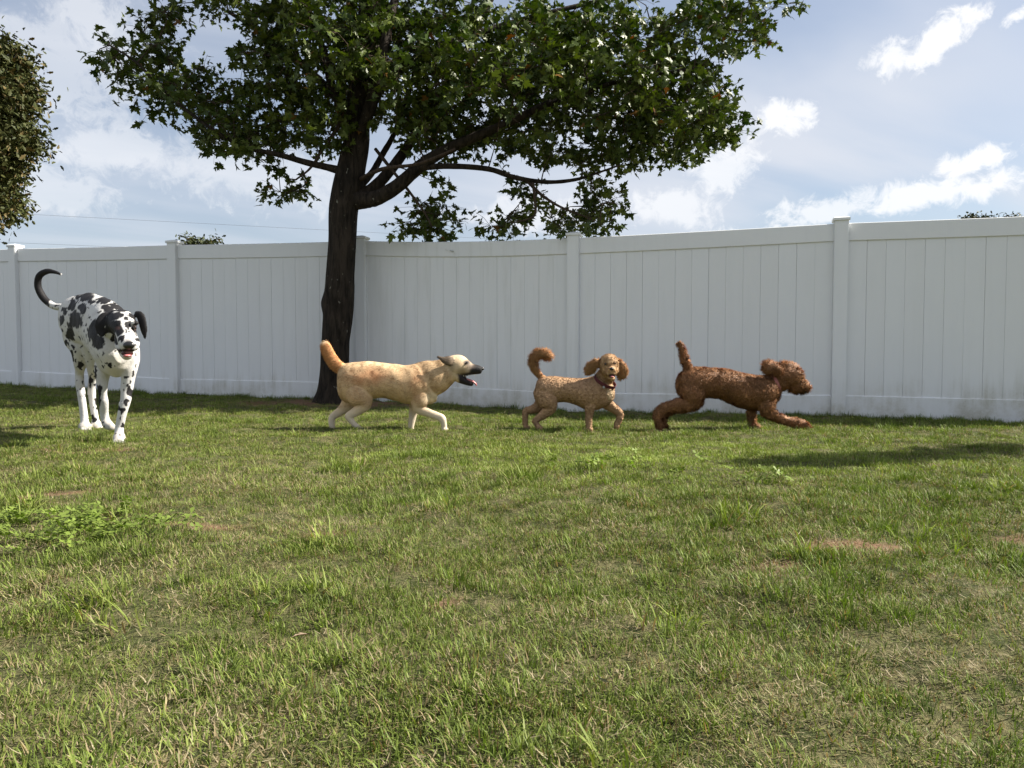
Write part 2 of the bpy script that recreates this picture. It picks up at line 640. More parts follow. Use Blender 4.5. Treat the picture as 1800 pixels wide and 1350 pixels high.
for i in range(len(POSTS) - 1):
    p, q = np.array(POSTS[i]), np.array(POSTS[i + 1])
    d = q - p
    L = np.linalg.norm(d)
    ang = math.atan2(d[1], d[0])
    u = d / L
    zp, zq = float(gz(*p)), float(gz(*q))
    inner = L - POST_W + 0.02
    sag = 0.022 if i == 3 else 0.004

    def rail(name, z0, h, th, sg):
        n = 14
        mb = MB()
        for k in range(n):
            pass
        ts = np.linspace(0, 1, n + 1)
        V = []
        bv = 0.005
        for t in ts:
            x = (t - 0.5) * inner
            zb = zp + (zq - zp) * (0.5 + x / L) + z0 - sg * 4 * t * (1 - t)
            for yy, zz in ((-th + bv, 0), (-th, bv), (-th, h - bv), (-th + bv, h), (th - bv, h), (th, h - bv), (th, bv), (th - bv, 0)):
                V.append((x, yy, zb + zz))
        Fq = [[k * 8 + a, k * 8 + 8 + a, k * 8 + 8 + (a + 1) % 8, k * 8 + (a + 1) % 8] for k in range(n) for a in range(8)]
        mb.add(V, [Fq, [list(range(8))], [[n * 8 + 7 - a for a in range(8)]]])
        mid = (p + q) / 2
        o = link(name, mb.mesh(name), M_VINYL, fence, Vector((mid[0] - FO[0], mid[1] - FO[1], -FO[2])))
        o.rotation_euler = (0, 0, ang)
    rail('top_rail', 1.648, 0.165, 0.024, sag)
    rail('bottom_rail', -0.05, 0.245, 0.024, 0.0)
    n = NB
    bw = (L - POST_W) / n
    for k in range(n):
        s = POST_W / 2 + (k + 0.5) * bw
        pos = p + u * s
        z = zp + (zq - zp) * s / L + 0.10
        o = link('board', me_board, M_VINYL, fence, Vector((pos[0] - FO[0] + random.uniform(-.0006, .0006), pos[1] - FO[1] + random.uniform(-.0004, .0004), z - FO[2])))
        o.rotation_euler = (0, 0, ang)
        o.scale = (bw / BW, 1, 1)


# ------------------------------------------------------------------ trees
def maple_outline(simple=False):
    half = [(0.0, 0.0), (0.05, 0.02), (0.26, -0.10), (0.22, 0.06), (0.52, 0.20), (0.36, 0.26), (0.40, 0.42), (0.20, 0.34),
            (0.17, 0.52), (0.24, 0.66), (0.11, 0.70), (0.0, 1.0)]
    if simple:
        half = [(0.0, 0.0), (0.26, -0.10), (0.22, 0.06), (0.52, 0.24), (0.20, 0.34), (0.22, 0.66), (0.0, 1.0)]
    return half


def leaf_template(half, fold=0.22, curl=0.18):
    """leaf in x,y with the stalk at the origin, tip at y=1; two fans share the midrib, folded up a little"""
    H = np.array(half)
    mid = np.array([[0, 0.30, 0]])

    def lift(P):
        z = fold * np.abs(P[:, 0]) - curl * P[:, 1] ** 2 * 0.6 - 0.25 * np.abs(P[:, 0]) ** 2
        return np.column_stack([P[:, 0], P[:, 1], z])
    R = lift(H)
    L = lift(H[1:-1] * (-1, 1))
    V = np.vstack([mid, R, L])
    V[0, 2] = -curl * 0.05
    n = len(H)
    F = [(0, 1 + k, 2 + k) for k in range(n - 1)]
    lid = [1] + [1 + n + k for k in range(n - 2)] + [n]
    F += [(0, lid[k + 1], lid[k]) for k in range(len(lid) - 1)]
    return V, np.array(F)


def oak_template():
    half = [(0, 0), (0.12, 0.18), (0.09, 0.3), (0.26, 0.48), (0.15, 0.6), (0.2, 0.8), (0, 1.0)]
    return leaf_template(half, 0.3, 0.3)


def frames(N, up_bias, rng, droop=0.0, out=None):
    """random rotation matrices: columns = leaf x, leaf y (tip direction), leaf normal"""
    nrm = rng.normal(size=(N, 3)) * 0.75
    nrm[:, 2] += up_bias
    nrm /= np.linalg.norm(nrm, axis=1)[:, None]
    t = rng.normal(size=(N, 3)) * 0.8
    if out is not None:
        t += out
    t[:, 2] -= droop
    t -= nrm * np.sum(t * nrm, 1)[:, None]
    t /= np.linalg.norm(t, axis=1)[:, None] + 1e-9
    s = np.cross(t, nrm)
    return np.stack([s, t, nrm], 2)


def leaves_mesh(name, tmpl, P, R, S, C, origin):
    TV, TF = tmpl
    N, k = len(P), len(TV)
    V = np.einsum('nij,kj->nki', R, TV) * S[:, None, None] + (P - np.asarray(origin))[:, None, :]
    F = (TF[None] + (np.arange(N) * k)[:, None, None]).reshape(-1, 3)
    me = fast_mesh(name, V.reshape(-1, 3), F)
    set_col(me, np.repeat(C, k, 0))
    return me


def grow(nodes, centres, rng, seg=0.25, gravity=0.0):
    """join every cluster centre to the nearest earlier node; returns list of branches (points) and start nodes"""
    P = [np.array(n[0], float) for n in nodes]
    D = [n[1] for n in nodes]             # distance walked from the root, keeps branches running outwards
    arr = np.array(P)
    dist0 = np.min(np.linalg.norm(centres[:, None] - arr[None], axis=2), axis=1)
    out = []
    A = np.zeros((len(P) + len(centres) * 6 + 10, 3))
    DD = np.zeros(len(A))
    A[:len(P)] = arr
    DD[:len(P)] = D
    n = len(P)
    for i in np.argsort(dist0):
        c = centres[i]
        d = np.linalg.norm(A[:n] - c, axis=1)
        cost = d + 0.18 * DD[:n] + 0.35 * np.maximum(0, A[:n, 2] - c[2] - 0.1)
        j = int(np.argmin(cost))
        a = A[j]
        m = max(2, int(d[j] / seg) + 1)
        t = np.linspace(0, 1, m + 1)[:, None]
        side = rng.normal(size=3) * 0.10 * d[j]
        side[2] = abs(side[2]) * 0.6 + gravity
        pts = a * (1 - t) + c * t + side * np.sin(t * math.pi) + rng.normal(size=(m + 1, 3)) * 0.012 * (t * (1 - t) * 4)
        for k in range(1, m + 1):
            A[n] = pts[k]
            DD[n] = DD[j] + d[j] * k / m
            n += 1
        out.append(pts)
    return out


# ---- the maple in front of the fence
TY = 8.12
ty_base = W(588, 706, TY)
MAPLE = tag(empty('maple_tree', (ty_base.x, TY, float(gz(ty_base.x, TY)))),
            'large dark maple with a leaning trunk and spreading crown in front of the fence', 'tree')
MO = np.array(MAPLE.location)


def limb(rows, per=6):
    """rows (px, py, Y, r_px) -> smooth centres, radii in metres"""
    P = np.array([[*W(a, b, y), r * y / F_PX] for a, b, y, r in rows])
    S = catmull(P, per)
    return S[:, :3], np.maximum(S[:, 3], 0.003)


trunk_rows = [(584, 728, TY, 36), (585, 708, TY, 31), (587, 690, TY, 27), (588, 660, TY, 25), (590, 600, TY, 24), (595, 540, TY, 26),
              (598, 480, TY, 24.5), (602, 420, TY, 24), (604, 370, TY, 25), (611, 330, TY, 26), (619, 290, TY + .02, 24), (627, 245, TY + .05, 22),
              (631, 150, TY + .1, 17), (640, 60, TY + .2, 14), (650, -60, TY + .35, 12), (660, -220, TY + .5, 9), (655, -380, TY + .7, 6), (650, -520, TY + .8, 3)]
C, R = limb(trunk_rows, 9)


def barkjit(i, ang):
    z = C[i][2]
    out = []
    for a in ang:
        v = Vector((math.cos(a) * 2.6, math.sin(a) * 2.6, z * 1.3))
        ridg = noise.noise(Vector((math.cos(a) * 5.5, math.sin(a) * 5.5, z * 1.7)))
        f = 1 + 0.05 * noise.noise(v) + 0.045 * (0.5 - abs(ridg)) * 2 - 0.03
        if z < 0.45:
            f *= 1 + (0.45 - z) * 0.35 * max(0, math.cos(a * 3.0 + 0.6))
        # the old healed knot on the left of the trunk
        dz_ = (z - 1.15) / 0.10
        da = math.atan2(math.sin(a - KNOT_A), math.cos(a - KNOT_A)) / 0.55
        f += 0.20 * math.exp(-dz_ * dz_ - da * da)
        out.append(f)
    return np.array(out)


# the tube's first side axis is +Y, its second axis is tangent x side: find the angle that points to -X
KNOT_A = math.pi / 2 if np.cross((0, 0, 1), (0, 1, 0))[0] < 0 else -math.pi / 2
mb = MB()
mb.tube(C, R, n=56, jitter=barkjit)
link('trunk', mb.mesh('trunk', MO), M_BARK, MAPLE, smooth=True)

LIMBS = [
    [(612, 352, TY, 20), (640, 352, TY - .05, 15), (665, 347, TY - .08, 13), (700, 326, TY - .15, 12), (745, 287, TY - .2, 11), (800, 256, TY - .25, 9), (880, 222, TY - .3, 7.5), (970, 180, TY - .3, 5.5), (1100, 140, TY - .2, 3.5), (1220, 120, TY - .1, 2)],
    [(618, 350, TY, 16), (648, 338, TY + .02, 12), (682, 304, TY + .05, 9.5), (715, 260, TY + .1, 8.5), (745, 210, TY + .2, 7), (795, 130, TY + .3, 5.5), (850, 30, TY + .4, 4), (900, -80, TY + .5, 2.5)],
    [(622, 335, TY + .05, 9), (652, 306, TY + .15, 6), (672, 272, TY + .25, 5.2), (694, 232, TY + .35, 4.5), (720, 160, TY + .6, 3.5), (740, 60, TY + .8, 2.5)],
    [(622, 270, TY, 10), (650, 190, TY - .1, 11), (667, 130, TY - .15, 10), (684, 40, TY - .1, 8), (720, -90, TY + .2, 6), (780, -240, TY + .5, 4)],
    [(606, 302, TY, 8), (575, 294, TY - .04, 6.2), (540, 286, TY - .1, 5.4), (490, 272, TY - .16, 4.6), (430, 258, TY - .2, 3.8), (370, 225, TY - .2, 3.2), (300, 170, TY - .15, 2.6), (240, 110, TY - .1, 2), (190, 78, TY, 1.4)],
    [(622, 250, TY + .05, 10), (600, 190, TY + .1, 8), (583, 150, TY + .12, 7.5), (565, 80, TY + .2, 6.5), (520, -20, TY + .3, 5), (450, -120, TY + .5, 3.5)],
    [(735, 295, TY - .18, 6), (790, 292, TY - .24, 5), (858, 297, TY - .28, 4.6), (905, 312, TY - .3, 4.2), (960, 320, TY - .3, 3.6), (1010, 316, TY - .26, 3), (1050, 304, TY - .2, 2), (1090, 290, TY - .15, 1.4)],
    [(925, 317, TY - .3, 3), (955, 345, TY - .3, 2.6), (990, 366, TY - .28, 2), (1040, 385, TY - .25, 1.3)],
    [(936, 318, TY - .3, 2.6), (940, 350, TY - .32, 2.4), (938, 380, TY - .34, 1.8), (900, 392, TY - .34, 1.2)],
    [(660, 262, TY + .05, 3), (690, 300, TY - .1, 2.8), (718, 335, TY - .14, 2.4), (745, 372, TY - .15, 1.8), (760, 400, TY - .15, 1.2)],
    [(600, 215, TY, 4), (568, 262, TY - .06, 2.4), (545, 296, TY - .1, 2), (520, 316, TY - .1, 1.5)],
    [(628, 318, TY - .02, 4), (672, 297, TY - .35, 3.4), (735, 288, TY - .55, 2.6), (800, 262, TY - .7, 2)],
    # limbs running away from and over the fence, hidden among the leaves
    [(624, 262, TY, 12), (640, 190, TY + .5, 10), (655, 110, TY + 1.0, 8), (670, 20, TY + 1.6, 6), (690, -90, TY + 2.0, 4)],
    [(628, 210, TY, 10), (560, 140, TY + .5, 7), (480, 70, TY + .9, 5), (400, 20, TY + 1.2, 3)],
    [(632, 170, TY, 9), (760, 90, TY + .6, 7), (900, 40, TY + 1.0, 5), (1060, 0, TY + 1.2, 3.5), (1200, -30, TY + 1.2, 2)],
]
NODES = [(c, max(0.0, c[2] - 2.2)) for c in C[::4] if c[2] > 2.4]
for rows in LIMBS:
    lc, lr = limb(rows, 6)
    mb = MB()
    mb.tube(lc, lr * (1 + RNG.normal(size=len(lr)) * 0.03), n=12)
    link('branch', mb.mesh('branch', MO), M_BARK if rows[0][3] > 5 else M_TWIG, MAPLE, smooth=True)
    acc = 0
    for k in range(len(lc)):
        if k:
            acc += np.linalg.norm(lc[k] - lc[k - 1])
        if acc > 0.5:
            NODES.append((lc[k], acc))

BLOBS = [  # px, py, rx, ry, weight   (crown as seen, at the distance of the trunk)
    (212, 98, 46, 42, .8), (285, 50, 42, 72, 1), (310, 150, 62, 55, 1.3), (395, 200, 72, 58, 1.4), (430, 18, 85, 34, .8), (485, 120, 70, 75, 1),
    (560, 190, 85, 75, 1), (590, 60, 130, 110, 1), (440, 250, 62, 26, 1.6), (515, 318, 42, 24, 1.1), (720, 110, 150, 115, 1), (765, 225, 90, 52, 1),
    (900, 110, 170, 130, 1), (900, 235, 105, 36, .9), (1080, 110, 150, 115, 1), (1190, 180, 105, 85, 1), (1235, 205, 70, 62, 1), (1100, 255, 85, 58, 1),
    (1240, 45, 110, 50, 1), (1350, 0, 52, 22, .8), (745, 384, 50, 32, 1.7), (878, 386, 38, 18, 1.6), (918, 350, 32, 34, 1.3), (1015, 385, 62, 26, 1.5),
    (1062, 335, 42, 34, 1.2), (1000, 275, 65, 26, 1), (770, 316, 30, 13, .8),
    (560, -110, 440, 120, 1), (580, -290, 390, 160, 1), (610, -450, 290, 150, 1)]


def sample_crown(rng):
    pts = []
    for px, py, rx, ry, w in BLOBS:
        area = math.pi * rx * ry * (TY / F_PX) ** 2
        depth = min(1.55, 0.16 + rx * 0.0085) if py > -60 else 1.9
        n = int(area * w * (52 if py > -60 else 18) * (0.62 + depth * 0.35))
        for _ in range(n):
            for _t in range(10):
                a, b, c = rng.uniform(-1, 1, 3)
                if a * a + b * b + c * c < 1:
                    break
            q = W(px + a * rx, py + b * ry, TY)
            mid = TY + (0.35 if py > -60 else 0.9) + 0.12 * max(0, q.z - 3.5)
            Y = mid + c * depth
            p = W(px + a * rx, py + b * ry, Y)
            g = p - SUN_V * (p.z / SUN_V.z)        # where its shade meets the lawn
            lim = 5.95
            if g.y < lim + 0.2 * rng.normal() or (p.y > 9.0 and p.z < 2.3):
                p = W(px + a * rx, py + b * ry, max(Y, TY + .2 + rng.uniform(0, 1.6)))
                g = p - SUN_V * (p.z / SUN_V.z)
                if g.y < lim - .1:
                    continue
            pts.append(p)
    return np.array(pts)


CENT = sample_crown(RNG)
BR = grow(NODES, CENT, RNG)
mbt = MB()
LP, LT = [], []
for pts in BR:
    m = len(pts)
    L = np.linalg.norm(pts[-1] - pts[0])
    r0 = min(0.022, 0.0045 + 0.011 * L)
    mbt.tube(pts, np.linspace(r0, 0.003, m), n=5, cap=False)
    c = pts[-1]
    dirn = pts[-1] - pts[-2]
    dirn /= np.linalg.norm(dirn) + 1e-9
    for k in range(5):
        v = dirn * 0.7 + RNG.normal(size=3) * 0.75
        v[2] = v[2] * 0.7
        v /= np.linalg.norm(v)
        ln = RNG.uniform(0.12, 0.30)
        tp = [c, c + v * ln * 0.5 + (0, 0, 0.01), c + v * ln - (0, 0, 0.03)]
        mbt.tube(tp, [0.0032, 0.0024, 0.0014], n=3, cap=False)
        for f in (0.35, 0.6, 0.8, 1.0, 1.0):
            base = c + v * ln * f - np.array((0, 0, 0.03 * f * f))
            o = RNG.normal(size=3)
            o -= v * np.dot(o, v) * 0.6
            o /= np.linalg.norm(o)
            stalk = 0.035
            LP.append(base + o * stalk - (0, 0, 0.012))
            LT.append(o * 0.9 + v * 0.4)
link('twigs', mbt.mesh('twigs', MO), M_TWIG, MAPLE)['kind'] = 'stuff'
LP, LT = np.array(LP), np.array(LT)
NL = len(LP)
LR_ = frames(NL, 0.75, RNG, 0.55, LT * 0.9)
LS = 0.052 + 0.082 * RNG.beta(2.0, 2.4, NL)
g = np.clip(.45 * np.repeat(RNG.uniform(0, 1, len(BR)), 25) + .7 * RNG.uniform(0, 1, NL) ** 1.5 - .02, 0, 1)[:, None]
LC = np.array((0.045, 0.085, 0.018)) * (1 - g) + np.array((0.165, 0.205, 0.036)) * g
old = RNG.uniform(0, 1, NL) < 0.012
LC[old] = np.array((0.24, 0.13, 0.03))
# the leaves that show largest: nearest to the camera and inside the picture
d = LP - np.array((0, 0, CAM_Z))
inside = (np.abs(d[:, 0] / d[:, 1]) < 0.69) & (d[:, 2] / d[:, 1] < 0.475) & (d[:, 1] > 1)
# facing and nearness decide how big a leaf shows; keep them spread out over the crown
face = np.abs(np.sum(LR_[:, :, 2] * d, 1)) / np.linalg.norm(d, axis=1)
show = np.where(inside, LS * (0.25 + face) / np.linalg.norm(d, axis=1), 0)
u_, v_ = d[:, 0] / d[:, 1], d[:, 2] / d[:, 1]
front = np.full((90, 40), 1e9)
iu, iv = np.clip(((u_ + .7) / 1.4 * 90).astype(int), 0, 89), np.clip(((v_ + .0) / .5 * 40).astype(int), 0, 39)
np.minimum.at(front, (iu, iv), d[:, 1])
vis = d[:, 1] < front[iu, iv] + 0.25
order = np.argsort(-(show * vis))[:300]
tm_leaf = leaf_template(maple_outline())
keep = np.ones(NL, bool)
keep[order] = False
fo = link('foliage', leaves_mesh('foliage', tm_leaf, LP[keep], LR_[keep], LS[keep], LC[keep], MO), M_LEAF, MAPLE)
fo['kind'] = 'stuff'
lv = []
for k in range(5):
    me = fast_mesh('leaf', tm_leaf[0], tm_leaf[1])
    a = k / 4
    set_col(me, np.tile(np.array((0.045, 0.085, 0.018)) * (1 - a) + np.array((0.165, 0.205, 0.036)) * a, (len(tm_leaf[0]), 1)))
    me.materials.append(M_LEAF)
    lv.append(me)
for i in order:
    o = bpy.data.objects.new('leaf', lv[int(np.clip(g[i, 0] * 5, 0, 4))])
    COL.objects.link(o)
    o.parent = MAPLE
    M = np.eye(4)
    M[:3, :3] = LR_[i] * LS[i]
    M[:3, 3] = LP[i] - MO
    o.matrix_local = Matrix(M.tolist())
print('maple leaves', NL, 'clusters', len(CENT))


# ---- simple leafy tree for the ones beyond the fence
def leafy_tree(name, label, base, trunk_h, blobs, n_cl, n_leaf, leaf_s, cols, tmpl, spread, lean=(0, 0), r0=0.2, group=None, seed=1, mat=M_OAK):
    rng = np.random.default_rng(seed)
    base = np.array(base, float)
    t = tag(empty(name, base), label, 'tree', group)
    top = base + np.array((lean[0], lean[1], trunk_h))
    tp = np.array([base - (0, 0, 0.2), base + (top - base) * 0.3 + (0.05, 0.03, 0), base + (top - base) * 0.7, top])
    tc = catmull(tp, 6)
    mb = MB()
    mb.tube(tc, np.linspace(r0, r0 * 0.3, len(tc)), n=14)
    link('trunk', mb.mesh('trunk', base), M_BARK, t, smooth=True)
    cen = []
    ws = np.array([b[3] * b[4] * b[5] for b in blobs]) ** (2 / 3)
    for b, n in zip(blobs, (ws / ws.sum() * n_cl).astype(int) + 1):
        v = rng.normal(size=(n, 3))
        v /= np.linalg.norm(v, axis=1)[:, None]
        cen.append(np.array(b[:3]) + v * rng.uniform(0.45, 1.0, (n, 1)) * np.array(b[3:6]))
    cen = np.vstack(cen)
    nodes = [(c, max(0, c[2] - base[2] - trunk_h * .5)) for c in tc[len(tc) // 3:]]
    mbb = MB()
    for pts in grow(nodes, cen, rng, seg=0.6):
        L = np.linalg.norm(pts[-1] - pts[0])
        mbb.tube(pts, np.linspace(min(r0 * .3, 0.01 + 0.02 * L), 0.006, len(pts)), n=5, cap=False)
    bo = link('branches', mbb.mesh('branches', base), M_BARK, t)
    bo['kind'] = 'stuff'
    N = len(cen) * n_leaf
    P = np.repeat(cen, n_leaf, 0) + rng.normal(size=(N, 3)) * np.array((1, 1, 0.75)) * spread
    R = frames(N, 0.5, rng, 0.4)
    S = rng.uniform(0.7, 1.25, N) * leaf_s
    gg = rng.uniform(0, 1, (N, 1))
    Cc = np.array(cols[0]) * (1 - gg) + np.array(cols[1]) * gg
    br = rng.uniform(0, 1, N) < 0.12
    Cc[br] = np.array(cols[2])
    fo = link('crown', leaves_mesh('crown', tmpl, P, R, S, Cc, base), mat, t)
    fo['kind'] = 'stuff'
    return t


OAKT = oak_template()
oy = 15.5
oc = [W(px - 32, py, oy + dy_) for px, py, dy_ in ((-30, 130, 0), (20, 180, -.4), (-40, 260, 0), (30, 250, -.6), (0, 345, -.3), (-120, 180, .3), (-110, 330, .2), (-60, 60, .3), (38, 115, 0), (-160, 80, .6), (-210, 240, .4))]
orad = [(1.05, 1.1, .85), (.8, .9, .8), (1.1, 1.2, .9), (.62, .8, .6), (.75, .8, .6), (1.2, 1.2, 1.1), (1.1, 1.1, .9), (.85, .9, .6), (.62, .7, .45), (1.1, 1.1, 1.0), (1.1, 1.1, 1.0)]
ob = W(-120, 620, oy)
leafy_tree('oak_tree', 'tall olive-brown leafy tree rising beyond the fence beside the spotted dog', (ob.x, oy, float(gz(ob.x, oy))), 6.2,
           [(*c, *r) for c, r in zip(oc, orad)], 900, 75, 0.125, ((0.036, 0.048, 0.012), (0.085, 0.088, 0.026), (0.14, 0.105, 0.04)), OAKT, 0.17, r0=0.24, seed=5)


def far_top(px, py, wpx, Y, seed, label, lobes):
    b = W(px, 620, Y)
    s = Y / F_PX
    bl = []
    for lx, ly, lw, lh in lobes:
        c = W(lx, ly, Y)
        bl.append((*c, lw * s, lw * s, lh * s))
    c0 = W(px, py + wpx * 0.9, Y)
    bl.append((*c0, wpx * s, wpx * s, wpx * 0.7 * s))
    leafy_tree('tree_top', label, (b.x, Y, 0), c0.z, bl, 90, 42, 0.26, ((0.035, 0.05, 0.016), (0.075, 0.085, 0.03), (0.10, 0.08, 0.03)), OAKT, 0.3, r0=0.22, seed=seed)


far_top(355, 424, 42, 46, 21, 'distant round tree top just above the fence beside a post', [(336, 430, 15, 8), (371, 430, 17, 9)])
far_top(1716, 392, 24, 52, 22, 'distant flat tree top barely above the fence rail', [(1712, 390, 14, 5)])
far_top(1768, 391, 30, 55, 23, 'distant pair of small treetop lumps above the fence rail', [(1778, 388, 11, 4), (1738, 389, 6, 3)])

# ---- a tree beside the yard, out of the picture to the right: it throws the long shade on the lawn
sh = [(1.55, 4.02), (1.95, 4.16), (2.4, 4.36), (2.85, 4.58), (3.25, 4.78)]
bl = []
for k, (x, y) in enumerate(sh):
    z = 3.0 + 0.05 * k
    s_ = SUN_V * (z / SUN_V.z)
    bl += [(x + s_.x, y + s_.y, z, 0.26, 0.05, 0.09)] * 2
bl += [(11.4, 6.6, 4.4, 0.9, 0.8, 0.8), (12.1, 6.4, 3.8, 0.9, 0.8, 0.8), (11.8, 6.9, 5.2, 0.8, 0.8, 0.7)]
leafy_tree('side_tree', 'young leafy tree beside the lawn with one long bough over it', (11.8, 6.5, float(gz(11.8, 6.5))), 4.4, bl, 420, 34, 0.12,
           ((0.034, 0.066, 0.015), (0.082, 0.128, 0.026), (0.1, 0.12, 0.03)), leaf_template(maple_outline(True)), 0.085, r0=0.13, seed=9, mat=M_LEAF)

# ------------------------------------------------------------------ power lines far behind
P0, P1 = np.array((-51.0, 37.6)), np.array((52.0, 73.5))
for i, (p, h) in enumerate(((P0, 9.6), (P1, 9.6))):
    t = tag(empty('utility_pole', (p[0], p[1], 0)), ['wooden utility pole carrying the wires far behind the oak', 'wooden utility pole carrying the wires beyond the fence'][i], 'pole')
    mb = MB()
    mb.tube([(0, 0, -.3), (0, 0, h * .5), (0, 0, h)], [0.15, 0.13, 0.10], n=14)
    link('pole', mb.mesh('pole'), M_POLE, t, smooth=True)
    mb = MB()
    mb.box((-.9, -.06, h - .75), (.9, .06, h - .63))
    link('cross_arm', mb.mesh('cross_arm'), M_POLE, t)
for z, lab in ((9.0, 'thin upper overhead wire crossing the sky behind the maple trunk'), (7.25, 'thin lower overhead wire just above the fence top')):
    tt = np.linspace(0, 1, 40)[:, None]
    pts = np.hstack([P0 * (1 - tt) + P1 * tt, np.full((40, 1), z) - 0.0 * tt])
    mb = MB()
    mb.tube(pts, np.full(40, 0.007), n=5)
    me = mb.mesh('overhead_wire', (P0[0], P0[1], z))
    tag(link('overhead_wire', me, M_WIRE, loc=(P0[0], P0[1], z)), lab, 'wire')


# ------------------------------------------------------------------ dogs
class Dog:
    def __init__(self, name, label, base, Y):
        self.t = tag(empty(name, base), label, 'dog')
        self.o = np.array(base, float)
        self.Y = Y
        self.V, self.F, self.lab, self.n = [], [], [], 0
        self.names = []

    def _add(self, label, V, faces):
        if label not in self.names:
            self.names.append(label)
        for f in faces:
            if f is not None:
                self.F.extend((np.asarray(f) + self.n).tolist())
        self.V.append(np.asarray(V))
        self.lab += [self.names.index(label)] * len(V)
        self.n += len(V)

    shrink = 0.0

    def chain(self, label, rows, sq=1.0, dy=0.0, n=28, per=7, ref=(0, 1, 0)):
        """rows (px, py, r_px) or (px, py, r_px, dY): round limb through the points"""
        P = []
        if label in ('hind_leg', 'foreleg'):      # root of the limb: shrinks away inside the body
            a, b = rows[0], rows[1]
            inw = -math.copysign(.055, dy) if dy else 0
            rows = [(a[0] + (a[0] - b[0]) * .75, a[1] + (a[1] - b[1]) * .75, a[2] * .35, (a[3] if len(a) > 3 else 0) + inw),
                    (a[0], a[1], a[2] * .86, (a[3] if len(a) > 3 else 0) + inw * .5)] + list(rows[1:])
        for r in rows:
            y = self.Y + dy + (r[3] if len(r) > 3 else 0)
            P.append([*W(r[0], r[1], y), max(2.2, r[2] - self.shrink) * y / F_PX])
        S = catmull(P, per)
        V, F, caps = tube(S[:, :3], np.maximum(S[:, 3], 0.002), n=n, sq=sq, ref=ref)
        self._add(label, V, [F, *caps])

    def torso(self, label, rows, dy=0.0, n=64, per=10, pw=1.0):
        """rows (px, top, bottom, half width m): upright elliptical sections along x"""
        S = catmull(np.array(rows, float), per)
        a = np.linspace(0, 2 * math.pi, n, endpoint=False)
        rings = []
        for px, top, bot, hw in S:
            k_ = min(self.shrink, (bot - top) * .2)
            A, B = W(px, top + k_, self.Y + dy), W(px, bot - k_, self.Y + dy)
            zc, hh = (A.z + B.z) / 2, max(0.004, (A.z - B.z) / 2)
            ca, sa = np.cos(a), np.sin(a)
            rings.append(np.column_stack([np.full(n, A.x), self.Y + dy + max(hw, .004) * np.sign(ca) * np.abs(ca) ** pw, zc + hh * sa]))
        V = np.vstack(rings)
        k = np.arange(n)
        m = len(rings)
        F = np.vstack([np.stack([i * n + k, i * n + (k + 1) % n, (i + 1) * n + (k + 1) % n, (i + 1) * n + k], 1) for i in range(m - 1)])
        V = np.vstack([V, rings[0].mean(0), rings[-1].mean(0)])
        F0 = np.stack([(k + 1) % n, k, np.full(n, m * n)], 1)
        F1 = np.stack([(m - 1) * n + k, (m - 1) * n + (k + 1) % n, np.full(n, m * n + 1)], 1)
        self._add(label, V, [F, F0, F1])

    def blob(self, label, c, r, M=None):
        mb = MB()
        mb.ellipsoid(c, r, M, 18, 12)
        self._add(label, np.vstack(mb.V), [[f] for f in mb.F])

    def ring_loft(self, label, rows, n=64, per=10):
        """rows (centre xyz, side vec, up vec)"""
        A = np.array([[*c, *s, *u] for c, s, u in rows], float)
        S = catmull(A, per)
        a = np.linspace(0, 2 * math.pi, n, endpoint=False)[:, None]
        rings = [r[:3] + np.cos(a) * r[3:6] + np.sin(a) * r[6:9] for r in S]
        V = np.vstack(rings + [rings[0].mean(0)[None], rings[-1].mean(0)[None]])
        k = np.arange(n)
        m = len(rings)
        F = np.vstack([np.stack([i * n + k, i * n + (k + 1) % n, (i + 1) * n + (k + 1) % n, (i + 1) * n + k], 1) for i in range(m - 1)])
        F0 = np.stack([(k + 1) % n, k, np.full(n, m * n)], 1)
        F1 = np.stack([(m - 1) * n + k, (m - 1) * n + (k + 1) % n, np.full(n, m * n + 1)], 1)
        self._add(label, V, [F, F0, F1])

    def fuse(self, voxel, smooth, mat, colour, lump=None):
        """one continuous skin over all pieces"""
        V = np.vstack(self.V)
        me = bpy.data.meshes.new('tmp')
        me.from_pydata(V.tolist(), [], self.F)
        bm = bmesh.new()
        bm.from_mesh(me)
        bmesh.ops.recalc_face_normals(bm, faces=bm.faces)
        bm.to_mesh(me)
        bm.free()
        ob = bpy.data.objects.new('tmp', me)
        COL.objects.link(ob)
        md = ob.modifiers.new('r', 'REMESH')
        md.mode = 'VOXEL'
        md.voxel_size = voxel
        md.use_smooth_shade = True
        ms = ob.modifiers.new('s', 'SMOOTH')
        ms.factor = 0.5
        ms.iterations = smooth
        dg = bpy.context.evaluated_depsgraph_get()
        dg.update()
        out = bpy.data.meshes.new_from_object(ob.evaluated_get(dg))
        bpy.data.objects.remove(ob)
        out.name = 'body'
        N = len(out.vertices)
        co = np.empty(N * 3, np.float32)
        out.vertices.foreach_get('co', co)
        co = co.reshape(-1, 3).astype(float)
        nr = np.empty(N * 3, np.float32)
        out.vertex_normals.foreach_get('vector', nr)
        nr = nr.reshape(-1, 3).astype(float)
        kd = kdtree.KDTree(len(V))
        for i, v in enumerate(V):
            kd.insert(v, i)
        kd.balance()
        lab = np.array([self.lab[kd.find(c)[1]] for c in co])
        if lump is not None:
            co = co + nr * np.array([lump(Vector(c), self.names[l]) for c, l in zip(co, lab)])[:, None]
        # pixel-like plane coordinates, only to say where on the coat a marking sits
        d = co - np.array((0, 0, CAM_Z))
        cp, sp = math.cos(PITCH), math.sin(PITCH)
        fz = d[:, 1] * cp - d[:, 2] * sp
        up = d[:, 1] * sp + d[:, 2] * cp
        px, py = 900 + F_PX * d[:, 0] / fz, 675 - F_PX * up / fz
        self.co, self.nr, self.labels, self.px, self.py = co, nr, lab, px, py
        self.col = colour(self, co, nr, lab, px, py)
